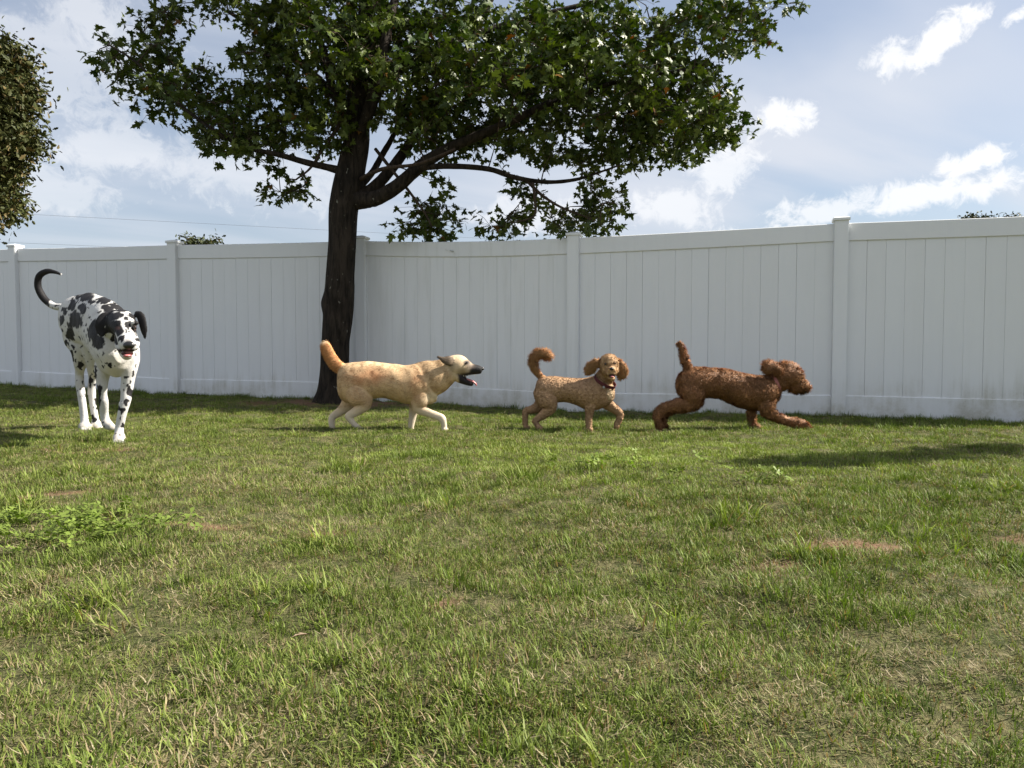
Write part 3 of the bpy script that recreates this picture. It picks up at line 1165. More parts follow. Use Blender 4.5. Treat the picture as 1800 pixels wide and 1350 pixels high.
        out.vertices.foreach_set('co', (co - self.o).astype(np.float32).ravel())
        set_col(out, self.col)
        out.materials.clear()
        out.materials.append(mat)
        out.update()
        self.body = link('body', out, mat, self.t, smooth=True)
        ar = np.zeros(N)
        tri = []
        for p in out.polygons:
            v = p.vertices
            tri.append((v[0], v[1], v[2]))
            if len(v) == 4:
                tri.append((v[0], v[2], v[3]))
        self.tri = np.array(tri)
        return out

    def is_(self, *names):
        return np.isin(self.labels, [self.names.index(n) for n in names if n in self.names])

    def fur(self, count, length, width, flow, tilt, curl, mat, seed=1, segs=3, weight=None, tint=0.12, gain=1.0, nrand=0.22):
        """short ribbons rooted on the skin; length may vary by vertex"""
        rng = np.random.default_rng(seed)
        T = self.tri
        a, b, c = self.co[T[:, 0]], self.co[T[:, 1]], self.co[T[:, 2]]
        area = np.linalg.norm(np.cross(b - a, c - a), axis=1)
        if weight is not None:
            area = area * weight[T].mean(1)
        f = rng.choice(len(T), count, p=area / area.sum())
        w = rng.dirichlet((1, 1, 1), count)
        g3 = lambda X: np.einsum('nk,nkd->nd', w, X[T[f]])
        P, Nn, Cc = g3(self.co), g3(self.nr), g3(self.col)
        Nn /= np.linalg.norm(Nn, axis=1)[:, None]
        Ln = (length if np.isscalar(length) else np.einsum('nk,nk->n', w, length[T[f]])) * rng.uniform(0.6, 1.3, count)
        fl = flow(P, Nn) + rng.normal(size=(count, 3)) * curl
        fl -= Nn * np.sum(fl * Nn, 1)[:, None]
        fl /= np.linalg.norm(fl, axis=1)[:, None] + 1e-9
        side = np.cross(Nn, fl)
        st, ct = math.sin(tilt), math.cos(tilt)
        pts = []
        tw = rng.uniform(-1, 1, count)[:, None] * curl
        for k in range(segs + 1):
            t = k / segs
            al = t * Ln[:, None]
            pts.append(P - Nn * 0.002 + (Nn * st + fl * ct) * al + Nn * (-0.35 * t * t * Ln[:, None] * (1 if curl < .5 else 0.6)) + side * tw * t * t * Ln[:, None] * 0.9)
        VV = []
        for k in range(segs + 1):
            hw = width * (1 - 0.75 * k / segs) * 0.5
            VV += [pts[k] - side * hw, pts[k] + side * hw]
        VV = np.stack(VV, 1)
        q = np.array([(2 * k + 1, 2 * k, 2 * k + 2, 2 * k + 3) for k in range(segs)])
        K = 2 * (segs + 1)
        F = (q[None] + (np.arange(count) * K)[:, None, None]).reshape(-1, 4)
        me = fast_mesh('fur', (VV - self.o).reshape(-1, 3), F)
        cc = Cc * gain * (1 + rng.normal(size=(count, 1)) * tint)
        set_col(me, np.repeat(np.clip(cc, 0, 1), K, 0))
        nn = Nn + fl * 0.25 + rng.normal(size=Nn.shape) * nrand
        nn /= np.linalg.norm(nn, axis=1)[:, None]
        me.polygons.foreach_set('use_smooth', np.ones(len(me.polygons), bool))
        me.normals_split_custom_set_from_vertices(np.repeat(nn, K, 0).tolist())
        o = link('fur', me, mat, self.t)
        o['kind'] = 'stuff'
        return o

    def part(self, name, mb, mat, smooth=True):
        return link(name, mb.mesh(name, self.o), mat, self.t, smooth=smooth)

    def bead(self, name, px, py, dy, r, mat):
        mb = MB()
        mb.ellipsoid(W(px, py, self.Y + dy), r)
        return self.part(name, mb, mat)


def nz3(P, s, off=0.0):
    return np.array([noise.noise(Vector((p[0] * s + off, p[1] * s + off, p[2] * s))) for p in P])


def nzv(P, s):
    return np.array([noise.noise_vector(Vector((p[0] * s, p[1] * s, p[2] * s))) for p in P])


def lerp(C, target, f):
    f = np.clip(f, 0, 1)[:, None]
    return C * (1 - f) + np.array(target) * f


def near(px, py, cx, cy, rx, ry, soft=0.5):
    return 1 - sstep(np.hypot((px - cx) / rx, (py - cy) / ry), 1 - soft, 1 + soft)


def gpoint(px, Y):
    p = W(px, 620, Y)
    return (p.x, Y, float(gz(p.x, Y)))


# ---- cream retriever type, trotting with its mouth open
RY = 5.72
D = Dog('cream_dog', 'cream tan dog with black muzzle trotting with open mouth past the tree trunk', gpoint(680, RY), RY)
D.shrink = 0.6
D.torso('torso', [(594, 652, 688, .045), (600, 640, 700, .095), (613, 634, 705, .12), (641, 631, 702, .128), (668, 633, 697, .128), (696, 636, 702, .138),
                  (712, 638, 707, .142), (730, 635, 709, .142), (745, 635, 708, .128), (758, 640, 708, .105), (768, 655, 702, .06)])
D.chain('neck', [(728, 673, 36), (750, 665, 34.5), (768, 659, 31), (784, 651, 25), (797, 644, 18)], sq=.78)
D.chain('head', [(786, 643, 17), (797, 640.5, 19.5), (808, 640, 19.5), (818, 643, 15), (826, 647, 11.5)], sq=.92)
D.chain('muzzle', [(818, 646, 13), (828, 646, 10.5), (838, 646.5, 9), (846, 647.5, 7.2)], sq=1.0)
D.chain('jaw', [(798, 653, 12), (809, 662, 9), (820, 668, 6.4), (831, 672, 4.6)], sq=1.25)
for s in (-1, 1):
    D.chain('ear', [(797, 630, 6, s * .060), (790, 631, 9.5, s * .080), (782, 630, 7.6, s * .094), (775, 626.5, 4.2, s * .100), (769, 623.5, 1.8, s * .102)], sq=.36)
D.chain('tail', [(612, 650, 12), (602, 646, 11.5), (590, 637, 11), (579, 620, 10.3), (573, 606, 9), (570, 599, 6.5)])
# hind legs
D.chain('hind_leg', [(620, 668, 24), (630, 690, 23), (640, 706, 15), (629, 718, 10), (616, 726, 7.6), (613, 730, 7.2), (621, 741, 5.8), (634, 753, 5.8), (640, 757, 6)], sq=.75, dy=-.066)
D.chain('paw', [(633, 754, 6), (642, 757, 7), (650, 759, 5.4)], sq=1.25, dy=-.066)
D.chain('hind_leg', [(615, 668, 24), (618, 690, 21), (613, 706, 15), (602, 717, 10), (589, 726, 7.8), (584, 731, 7.2), (583, 742, 5.8), (585, 751, 5.8), (587, 756, 6)], sq=.75, dy=.075)
D.chain('paw', [(585, 755, 6), (592, 758, 6.6), (598, 759, 5)], sq=1.25, dy=.075)
# forelegs: near one lifted forward, far one straight
D.chain('foreleg', [(742, 676, 22), (738, 700, 17), (737, 714, 12), (752, 722, 9.2), (768, 728, 7.6), (777, 733, 7.4), (780, 742, 6), (781, 751, 5.8)], sq=.8, dy=-.070)
D.chain('paw', [(779, 751, 6), (784, 755, 6.6), (786, 758, 5)], sq=1.2, dy=-.070)
D.chain('foreleg', [(735, 690, 16), (729, 712, 10.5), (726, 725, 7.6), (723, 742, 6.2), (722, 754, 5.8)], sq=.8, dy=.075)
D.chain('paw', [(721, 754, 6), (727, 757, 6.6), (732, 758, 5)], sq=1.25, dy=.075)


def coat_cream(D, co, nr, lab, px, py):
    C = np.tile((0.54, 0.375, 0.215), (len(co), 1))
    n = nz3(co, 5) * .5 + nz3(co, 14) * .3
    A_ = co * (16, 40, 75) + co[:, [2, 2, 0]] * (8, 0, 22)
    streak = nz3(A_, 1.0) * .6 + nz3(A_, 2.3, 4.0) * .4
    C = C * (1 + 0.09 * n[:, None] + 0.20 * streak[:, None])
    C = lerp(C, (0.40, 0.27, 0.15), near(px, py, 772, 646, 14, 16, .8) * (.45 + streak))
    C = lerp(C, (0.44, 0.30, 0.17), near(px, py, 752, 640, 20, 6, .8) * (.45 + streak))
    C = lerp(C, (0.74, 0.57, 0.35), sstep(640 + 0.0 * px, 646, 634) * 0 + near(px, py, 660, 634, 50, 6, .8) * .4)
    C = lerp(C, (0.56, 0.27, 0.13), near(px, py, 645, 660, 32, 15, .7) * (0.75 + n))
    C = lerp(C, (0.56, 0.31, 0.16), near(px, py, 735, 668, 12, 26, .7) * (0.7 + n))
    C = lerp(C, (0.60, 0.38, 0.20), near(px, py, 709, 675, 9, 32, .8) * (0.5 + n))
    C = lerp(C, (0.60, 0.40, 0.24), near(px, py, 625, 690, 26, 14, .8) * .4)
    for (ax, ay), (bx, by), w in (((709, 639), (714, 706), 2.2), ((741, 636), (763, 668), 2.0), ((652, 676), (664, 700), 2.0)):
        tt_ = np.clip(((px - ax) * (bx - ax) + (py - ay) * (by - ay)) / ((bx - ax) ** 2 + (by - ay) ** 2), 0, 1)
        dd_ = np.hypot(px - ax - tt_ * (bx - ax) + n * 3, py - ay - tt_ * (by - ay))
        C = lerp(C, (0.42, 0.29, 0.17), np.exp(-(dd_ / w) ** 2) * .55)  # shoulder, neck and flank creases: the shade of the folds put into the colour
    C = lerp(C, (0.60, 0.51, 0.39), sstep(py, 700, 735))
    C = lerp(C, (0.72, 0.60, 0.42), near(px, py, 765, 700, 18, 12, .6))
    C = lerp(C, (0.58, 0.31, 0.13), D.is_('tail') * sstep(px, 618, 598))
    C = lerp(C, (0.78, 0.66, 0.46), D.is_('tail') * near(px, py, 570, 594, 9, 7, .6))
    hd = D.is_('head', 'muzzle', 'jaw')
    C = lerp(C, (0.60, 0.48, 0.33), hd * .5)
    C = lerp(C, (0.24, 0.19, 0.15), hd * sstep(px + n * 8, 808, 828) * .55)
    C = lerp(C, (0.030, 0.026, 0.026), D.is_('ear') * (0.88 + n * .3))
    C = lerp(C, (0.022, 0.020, 0.020), D.is_('muzzle') * sstep(px + (py - 640) * 0.5 + n * 8, 824, 834))
    C = lerp(C, (0.022, 0.018, 0.018), near(px, py, 830, 655, 24, 3.6, .5) * hd)
    C = lerp(C, (0.022, 0.018, 0.018), D.is_('jaw') * sstep(px + n * 6, 803, 809))
    C = lerp(C, (0.04, 0.032, 0.03), near(px, py, 820.5, 634.3, 5.6, 4.2, .6) * hd)
    C = lerp(C, (0.13, 0.10, 0.08), near(px, py, 827, 641, 7, 4.5, .8) * hd * .8)
    C = lerp(C, (0.20, 0.14, 0.09), near(px, py, 812, 650, 9, 5, .8) * hd * .6)
    C = lerp(C, (0.20, 0.15, 0.10), near(px, py, 794, 640, 5, 12, .8) * .6)
    return C




def lump_cream(p, l):
    a = noise.noise(p * 9) * .004 + noise.noise(p * 22 + Vector((4, 2, 9))) * .0015
    return a if l in ('torso', 'neck', 'hind_leg', 'foreleg') else a * .3


D.fuse(0.0050, 8, M_COAT, coat_cream, lump_cream)
keepw = np.where(D.is_('muzzle', 'jaw'), 0.05, 1.0)
Lf = np.where(D.is_('tail'), .034, np.where(D.is_('neck'), .022, np.where(D.is_('head', 'ear', 'muzzle', 'jaw'), .012, np.where(D.py > 712, .010, .019))))
D.fur(80000, Lf, 0.0018, lambda P, N: np.tile((-1.0, 0, -0.55), (len(P), 1)) + nzv(P, 7) * .35, .42, .22, M_FUR, 3, 2, keepw, .18, 1.05, .22)
D.bead('nose', 847.5, 645, 0, (.016, .017, .014), M_NOSE)
for s in (-1, 1):
    D.bead('eye', 820.5, 634.5, s * .056, (.0085, .0085, .0075), M_EYE)
mb = MB()
Pt = catmull([[*W(a, b, RY), r] for a, b, r in ((808, 660, .016), (820, 663.5, .021), (830, 667, .022), (836, 671, .018), (837.5, 675, .010))], 5)
mb.tube(Pt[:, :3], Pt[:, 3] * .42, n=12, sq=2.3)
D.part('tongue', mb, M_TONGUE)
for s in (-1, 1):
    mb = MB()
    for k in range(6):
        c = W(815 + k * 4.2, 656.5 - k * .35, RY + s * .024 * (1 - k * .05))
        mb.tube([c, c - Vector((0, 0, .011 if k != 5 else .018))], [.0035, .0008], n=6)
    D.part('teeth', mb, mat_plain('ivory_teeth', (.72, .68, .55), .35, .4))

# ---- apricot doodle, walking with its head turned to the camera
PY = 5.95
D = Dog('apricot_doodle', 'apricot curly dog with plume tail and maroon collar facing the camera', gpoint(1005, PY), PY)
D.shrink = 1.0
D.torso('torso', [(942, 676, 700, .04), (946, 664, 710, .085), (955, 659, 713, .105), (973, 658, 706, .11), (993, 660, 704, .112), (1012, 661.5, 709, .12),
                  (1030, 661, 717, .125), (1048, 657, 718, .12), (1062, 660, 713, .10), (1073, 668, 706, .075), (1079, 676, 698, .04)])
D.chain('neck', [(1052, 678, 22), (1060, 666, 18), (1066, 655, 15.5, -.05), (1070, 647, 13, -.08)], sq=.95)
hy = -.10
D.blob('head', W(1070.5, 637, PY + hy), (.078, .088, .078))
D.blob('head', W(1072, 646, PY + hy - .015), (.070, .075, .065))
D.chain('muzzle', [(1072, 647, 12, hy - .03), (1074, 650, 10.5, hy - .08), (1075, 651, 8.8, hy - .118)], sq=1.0, ref=(1, 0, 0))
D.chain('jaw', [(1073, 658, 8, hy - .02), (1075, 661.5, 6, hy - .06), (1076, 662.5, 4.6, hy - .092)], ref=(1, 0, 0))
D.chain('ear', [(1055, 632, 5, hy), (1048, 635, 8, hy - .005), (1040, 642, 9.5, hy), (1035, 649, 7.5, hy), (1033, 654, 4, hy)], sq=.4)
D.chain('ear', [(1086, 632, 5, hy), (1090, 638, 7.5, hy - .005), (1094, 648, 9, hy), (1093, 657, 7.5, hy), (1090, 662, 4, hy)], sq=.5)
D.chain('tail', [(955, 664, 6.0), (949, 658, 5.2), (942, 648, 5), (937.5, 635, 5.2), (940.5, 624, 5.8), (950, 618, 6.2), (959, 620, 6.0), (966, 626, 4.5)])
D.chain('hind_leg', [(957, 685, 21), (963, 702, 18), (966, 714, 12.5), (957, 724, 9), (945, 733, 6.6), (941, 737, 6.2), (944, 743, 5.6), (947, 748, 5.2)], sq=.75, dy=-.07)
D.chain('paw', [(944, 748, 5), (950, 750, 5), (953, 751, 3.8)], sq=1.2, dy=-.07)
D.chain('hind_leg', [(955, 685, 20), (954, 702, 15), (946, 712, 10.5), (935, 717, 8), (925, 719, 6.6), (923, 729, 5.8), (923, 740, 5.4), (924, 746, 5.2)], sq=.75, dy=.06)
D.chain('paw', [(922, 747, 5), (927, 749, 5), (930, 750, 3.6)], sq=1.2, dy=.06)
D.chain('foreleg', [(1042, 690, 17), (1038, 710, 11.5), (1036, 722, 7.8), (1035, 738, 6.4), (1035, 751, 6)], sq=.85, dy=-.065)
D.chain('paw', [(1034, 750, 6), (1037, 753, 6.6), (1040, 755, 5)], sq=1.1, dy=-.065)
D.chain('foreleg', [(1060, 690, 16), (1066, 705, 11.5), (1076, 713, 9), (1087, 721, 7.6), (1090, 728, 7), (1087, 738, 6), (1083, 746, 5.6)], sq=.85, dy=.05)
D.chain('paw', [(1084, 745, 5.4), (1084, 748, 5.4), (1086, 750, 4)], sq=1.1, dy=.05)


def coat_apricot(D, co, nr, lab, px, py):
    C = np.tile((0.41, 0.26, 0.15), (len(co), 1))
    n = nz3(co, 9) * .5 + nz3(co, 30) * .5
    C = C * (1 + 0.22 * n[:, None])
    C = lerp(C, (0.56, 0.37, 0.20), D.is_('head', 'muzzle', 'jaw') * .7)
    C = lerp(C, (0.54, 0.30, 0.13), D.is_('tail', 'ear') * .8)
    C = lerp(C, (0.60, 0.46, 0.30), near(px, py, 1073, 690, 6, 12, .7) * (nr[:, 1] < 0.2))
    C = lerp(C, (0.04, 0.022, 0.014), near(px, py, 1075.5, 657, 7, 3.4, .45) * D.is_('muzzle', 'jaw', 'head') * (nr[:, 1] < 0.3))
    for ex, ey in ((1064.7, 636.5), (1080, 635.5)):
        C = lerp(C, (0.12, 0.06, 0.03), near(px, py, ex, ey, 3.6, 2.8, .6) * D.is_('head') * (nr[:, 1] < 0))
    return C


def lump_curl(amp, sc):
    def f(p, l):
        a = noise.noise(p * sc)
        b = noise.noise(p * sc * 2.3 + Vector((3, 1, 7)))
        return amp * ((0.5 - abs(a)) * 1.2 + 0.6 * b)
    return f


D.fuse(0.0050, 7, M_CURLCOAT, coat_apricot, lump_curl(.0055, 50))
Lp = np.where(D.is_('tail'), .015 + .028 * sstep(D.py, 662, 632), np.where(D.is_('ear'), .026, np.where(D.is_('head', 'muzzle', 'jaw'), .014, .010)))
wt = np.where(D.is_('tail', 'ear'), 2.2, 1.0)
wt = np.where((near(D.px, D.py, 1075.5, 657, 8, 4.5, .3) > .4) & D.is_('muzzle', 'jaw', 'head'), 0.0, wt)
for ex, ey in ((1064.7, 636.5), (1080, 635.5)):
    wt = np.where((near(D.px, D.py, ex, ey, 3, 2.4, .3) > .4) & D.is_('head'), 0.02, wt)
ctr = np.array(W(951, 632, PY))
D.fur(52000, Lp, 0.0034, lambda P, N: np.tile((-.4, 0, -.4), (len(P), 1)) + nzv(P, 45) * 2.2, .8, .6, M_FUR, 4, 3, wt, .16)
D.bead('nose', 1075.2, 645.2, hy - .152, (.017, .012, .013), M_NOSE)
D.bead('eye', 1064.7, 636.8, hy - .076, (.0095, .008, .0085), M_EYE)
D.bead('eye', 1080, 635.8, hy - .074, (.0095, .008, .0085), M_EYE)
mb = MB()
mb.ellipsoid(W(1075.5, 656.8, PY + hy - .105), (.026, .020, .013))
D.part('mouth', mb, M_MOUTH)
mb = MB()
mb.ellipsoid(W(1075.8, 659.2, PY + hy - .114), (.017, .024, .006))
D.part('tongue', mb, M_TONGUE)


def collar(D, c, nrm, r, w, mat, sq=1.0):
    nrm = Vector(nrm).normalized()
    s = Vector((0, 1, 0)).cross(nrm).normalized()
    t = nrm.cross(s)
    mb = MB()
    n = 40
    V = []
    for k in range(n):
        a = 2 * math.pi * k / n
        rad = s * math.cos(a) * r + t * math.sin(a) * r * sq
        out = rad.normalized()
        for h, o in ((-w / 2, 0), (-w / 2, .004), (w / 2, .004), (w / 2, 0)):
            V.append(Vector(c) + rad + out * o + nrm * h)
    F = [[k * 4 + j, ((k + 1) % n) * 4 + j, ((k + 1) % n) * 4 + (j + 1) % 4, k * 4 + (j + 1) % 4] for k in range(n) for j in range(4)]
    mb.add([list(v) for v in V], [F])
    return D.part('collar', mb, mat, False)


co_ = collar(D, W(1063.5, 667, PY - .03), (.42, -.35, .85), .092, .026, M_COLLAR, 1.0)
mb = MB()
mb.tube([W(1061, 676, PY - .13), W(1061.4, 679.5, PY - .134)], [.009, .009], n=12)
tg = D.part('collar_tag', mb, M_METAL)
tg.parent = co_

# ---- dark red doodle, stretched out at a run
BY = 5.90
D = Dog('red_brown_doodle', 'dark red brown shaggy curly dog stretched out running beside a fence post', gpoint(1290, BY), BY)
D.shrink = 3.2
D.torso('torso', [(1192, 664, 686, .04), (1197, 652, 694, .085), (1208, 645, 699, .11), (1222, 642, 699, .118), (1243, 642, 697, .112), (1262, 643.5, 698, .112),
                  (1282, 646, 706, .12), (1304, 652, 715, .13), (1326, 656, 719, .13), (1346, 657, 717, .125), (1358, 661, 711, .10), (1367, 668, 700, .06)])
D.chain('neck', [(1335, 680, 22), (1350, 674, 19.5), (1365, 669, 18), (1378, 667, 17)], sq=.9)
D.chain('head', [(1366, 662, 17), (1378, 659, 20.5), (1392, 660, 20.5), (1403, 666, 16)], sq=.9)
D.chain('muzzle', [(1392, 672, 16), (1404, 675, 14.5), (1414, 678, 11.5), (1420, 681, 7.5)], sq=.95)
for s in (-1, 1):
    D.chain('ear', [(1372, 650, 6, s * .07), (1364, 646, 9, s * .085), (1355, 645, 10.5, s * .095), (1350, 640, 9.5, s * .095), (1354, 635, 5, s * .09)], sq=.5)
D.chain('topknot', [(1366, 642, 7), (1378, 641, 8), (1392, 645, 8.5), (1404, 654, 7)], sq=1.6)
D.chain('tail', [(1216, 654, 11), (1210, 646, 9.5), (1205, 632, 8.8), (1200, 616, 7.4), (1196, 603, 5.6), (1194.5, 598, 4)])
D.chain('hind_leg', [(1216, 672, 24), (1218, 690, 22), (1214, 706, 16), (1196, 709, 13.5), (1176, 713, 11.5), (1161, 719, 10.5), (1156, 729, 9.2), (1159, 740, 8), (1160, 746, 7)], sq=.7, dy=-.075)
D.chain('paw', [(1159, 742, 7.5), (1160, 749, 7), (1163, 752, 5)], sq=1.1, dy=-.075)
D.chain('hind_leg', [(1216, 672, 22), (1222, 692, 18), (1222, 706, 13), (1204, 712, 11), (1186, 716, 9.5), (1171, 723, 8.5), (1166, 732, 7.6), (1168, 741, 7)], sq=.7, dy=.07)
D.chain('paw', [(1167, 740, 6.5), (1169, 745, 6.2), (1172, 747, 4.5)], sq=1.1, dy=.07)
D.chain('foreleg', [(1345, 690, 22), (1347, 710, 17), (1352, 722, 13), (1366, 730, 10.5), (1380, 736, 9.2), (1392, 740, 8.5)], sq=.75, dy=-.08)
D.chain('paw', [(1390, 740, 9), (1403, 742, 10.5), (1416, 747, 9), (1425, 751, 5)], sq=.9, dy=-.08)
D.chain('foreleg', [(1330, 695, 16), (1322, 714, 11), (1321, 727, 8.5), (1322, 738, 8), (1323, 745, 7.6)], sq=.8, dy=.07)
D.chain('paw', [(1322, 744, 6.5), (1329, 748, 6.8), (1337, 750, 4.6)], sq=1.1, dy=.07)


def coat_red(D, co, nr, lab, px, py):
    C = np.tile((0.35, 0.178, 0.085), (len(co), 1))
    n = nz3(co, 8) * .5 + nz3(co, 28) * .5
    C = C * (1 + 0.45 * n[:, None])
    C = lerp(C, (0.32, 0.15, 0.065), D.is_('tail', 'topknot', 'paw') * .7)
    C = lerp(C, (0.36, 0.19, 0.085), near(px, py, 1405, 662, 14, 9, .7) * .8)
    C = lerp(C, (0.07, 0.035, 0.02), near(px, py, 1412, 688, 12, 6, .6) * D.is_('muzzle') * .9)
    return C


D.fuse(0.0052, 6, M_CURLCOAT, coat_red, lump_curl(.010, 34))
Lb = np.where(D.is_('topknot', 'ear'), .045, np.where(D.is_('tail'), .032, np.where(D.is_('muzzle', 'head'), .036, .028)))
D.fur(70000, Lb, 0.0042, lambda P, N: np.tile((-.3, 0, -.4), (len(P), 1)) + nzv(P, 30) * 3.0, .75, .5, M_FUR, 5, 3, np.where(D.is_('paw', 'topknot', 'ear'), 1.5, 1.0), .22)
D.bead('nose', 1422.5, 676, 0, (.017, .018, .016), M_NOSE)
for s in (-1, 1):
    D.bead('eye', 1404, 662, s * .066, (.010, .009, .009), M_EYE)
collar(D, W(1361, 673, BY), (.86, 0, .36), .094, .022, M_COLLAR2, .92)

# ---- harlequin great dane walking towards the camera
NY = 5.2
D = Dog('spotted_great_dane', 'tall white dog with black patches and curled black tail walking towards the camera', gpoint(180, NY), NY)
D.shrink = 0.7
fw = Vector((.54, -.42, 0)).normalized()
sd = Vector((-fw.y, fw.x, 0))
if sd.x > 0:
    sd = -sd
UP = Vector((0, 0, 1))


def sec_d(px, top, bot, Y, hw):
    A, B = W(px, top, Y), W(px, bot, Y)
    hh = (A.z - B.z) / 2
    return ((A + B) / 2, sd * hw, UP * hh)


D.ring_loft('torso', [sec_d(116, 540, 572, 5.80, .04), sec_d(122, 527, 588, 5.74, .08), sec_d(136, 516, 602, 5.62, .115), sec_d(153, 512, 604, 5.50, .12),
                      sec_d(168, 514, 616, 5.37, .118), sec_d(184, 519, 638, 5.24, .132), sec_d(197, 528, 655, 5.13, .148), sec_d(206, 546, 660, 5.05, .138), sec_d(211, 575, 650, 4.97, .11), sec_d(213, 595, 635, 4.93, .05)])
dyc = lambda Y: Y - NY
D.chain('neck', [(196, 590, 38, dyc(5.13)), (204, 578, 34, dyc(5.04)), (210, 570, 30, dyc(4.94)), (213, 566, 24, dyc(4.86))], sq=.9)
D.chain('head', [(211, 561, 21, dyc(4.93)), (214, 563, 23, dyc(4.86)), (217, 569, 21.5, dyc(4.79)), (220, 578, 18, dyc(4.74))], ref=(1, 0, 0), sq=1.0)
D.chain('muzzle', [(219, 577, 19, dyc(4.76)), (222, 590, 16.5, dyc(4.70)), (225, 601, 15.5, dyc(4.65)), (226.5, 606, 12.5, dyc(4.62))], ref=(1, 0, 0), sq=.98)
D.chain('jowl', [(208, 590, 8, dyc(4.76)), (210, 603, 9, dyc(4.71)), (214, 612, 6.5, dyc(4.67))], sq=.8)
D.chain('jowl', [(234, 588, 8, dyc(4.76)), (238, 600, 8.5, dyc(4.70)), (238, 609, 6, dyc(4.66))], sq=.8)
D.chain('jaw', [(218, 606, 11, dyc(4.77)), (222, 617, 9.5, dyc(4.71)), (224, 624, 7, dyc(4.67))], ref=(1, 0, 0), sq=1.25)
D.blob('brow', W(206.5, 565, 4.735), (.026, .02, .016))
D.blob('brow', W(237, 564, 4.735), (.026, .02, .016))
D.chain('ear', [(193, 551, 7, dyc(4.88)), (184, 554, 10, dyc(4.87)), (179, 565, 12, dyc(4.86)), (178, 578, 9.5, dyc(4.86)), (180, 588, 4, dyc(4.85))], sq=.4)
D.chain('ear', [(237, 548, 6, dyc(4.86)), (246, 550, 8, dyc(4.86)), (250, 562, 8, dyc(4.86)), (253, 577, 7, dyc(4.86)), (255, 592, 3, dyc(4.86))], sq=.4)
D.chain('tail', [(120, 542, 10, dyc(5.74)), (109, 537, 7.4, dyc(5.80)), (98, 536, 6.6, dyc(5.84)), (86, 530, 6.5, dyc(5.87)), (74, 517, 6.7, dyc(5.88)), (66.5, 499, 6.7, dyc(5.87)), (69, 482, 6.3, dyc(5.85)), (82, 474, 5.4, dyc(5.83)), (96, 475, 4, dyc(5.8)), (108, 479.5, 1.5, dyc(5.78))])
# hind legs
D.chain('hind_leg', [(128, 560, 23, dyc(5.66)), (131, 585, 23, dyc(5.62)), (137, 610, 18, dyc(5.58)), (140, 632, 13, dyc(5.62)), (140, 652, 9.2, dyc(5.70)), (141, 676, 8.2, dyc(5.70)), (145, 706, 8, dyc(5.68)), (148, 732, 8.5, dyc(5.66)), (149, 746, 9, dyc(5.63))], sq=.8, ref=sd)
D.chain('paw', [(148, 745, 9.5, dyc(5.65)), (150, 752, 9.5, dyc(5.58)), (152, 756, 6.5, dyc(5.52))], sq=1.15, ref=(1, 0, 0))
D.chain('hind_leg', [(150, 570, 24, dyc(5.62)), (156, 600, 22, dyc(5.56)), (162, 630, 14, dyc(5.60)), (163, 655, 9.5, dyc(5.72)), (161, 680, 8, dyc(5.76)), (163, 705, 7.5, dyc(5.76)), (167, 730, 7.4, dyc(5.74)), (169, 742, 8, dyc(5.72))], sq=.8, ref=sd)
D.chain('paw', [(168, 742, 8.5, dyc(5.74)), (171, 748, 8.5, dyc(5.68)), (175, 751, 5.5, dyc(5.63))], sq=1.15, ref=(1, 0, 0))
# forelegs
D.chain('foreleg', [(186, 610, 20, dyc(5.16)), (182, 640, 15.5, dyc(5.15)), (180, 660, 12, dyc(5.14)), (180, 682, 10.2, dyc(5.13)), (182, 703, 9.2, dyc(5.15)), (183, 722, 8, dyc(5.18)), (185, 736, 8.4, dyc(5.19))], sq=.9, ref=sd)
D.chain('paw', [(185, 737, 8.5, dyc(5.19)), (190, 744, 9, dyc(5.17)), (198, 748, 6.5, dyc(5.14))], sq=1.0)
D.chain('foreleg', [(228, 610, 20, dyc(5.06)), (227, 640, 16, dyc(5.04)), (225, 660, 13, dyc(5.03)), (222, 684, 12, dyc(5.02)), (219, 704, 10.8, dyc(5.0)), (214, 728, 8.8, dyc(4.99)), (210, 748, 8.5, dyc(4.99)), (209, 762, 9, dyc(4.97))], sq=.92, ref=sd)
D.chain('paw', [(209, 762, 9.5, dyc(4.97)), (209, 771, 10.5, dyc(4.92)), (209.5, 776, 7.5, dyc(4.87))], sq=1.1, ref=(1, 0, 0))

def toes(px, py, Y, w, r):
    for k in range(4):
        f = (k - 1.5) / 1.5
        D.chain('paw', [(px + f * w * .7, py - r * .9, r * .8, dyc(Y + .03)), (px + f * w, py - r * .1 + abs(f) * -1.0, r, dyc(Y - .02)), (px + f * w * 1.05, py + r * .5, r * .7, dyc(Y - .045))], ref=(1, 0, 0))


D.shrink = 0
toes(209, 774, 4.90, 6.6, 4.0)
toes(151, 753, 5.55, 6.0, 3.6)

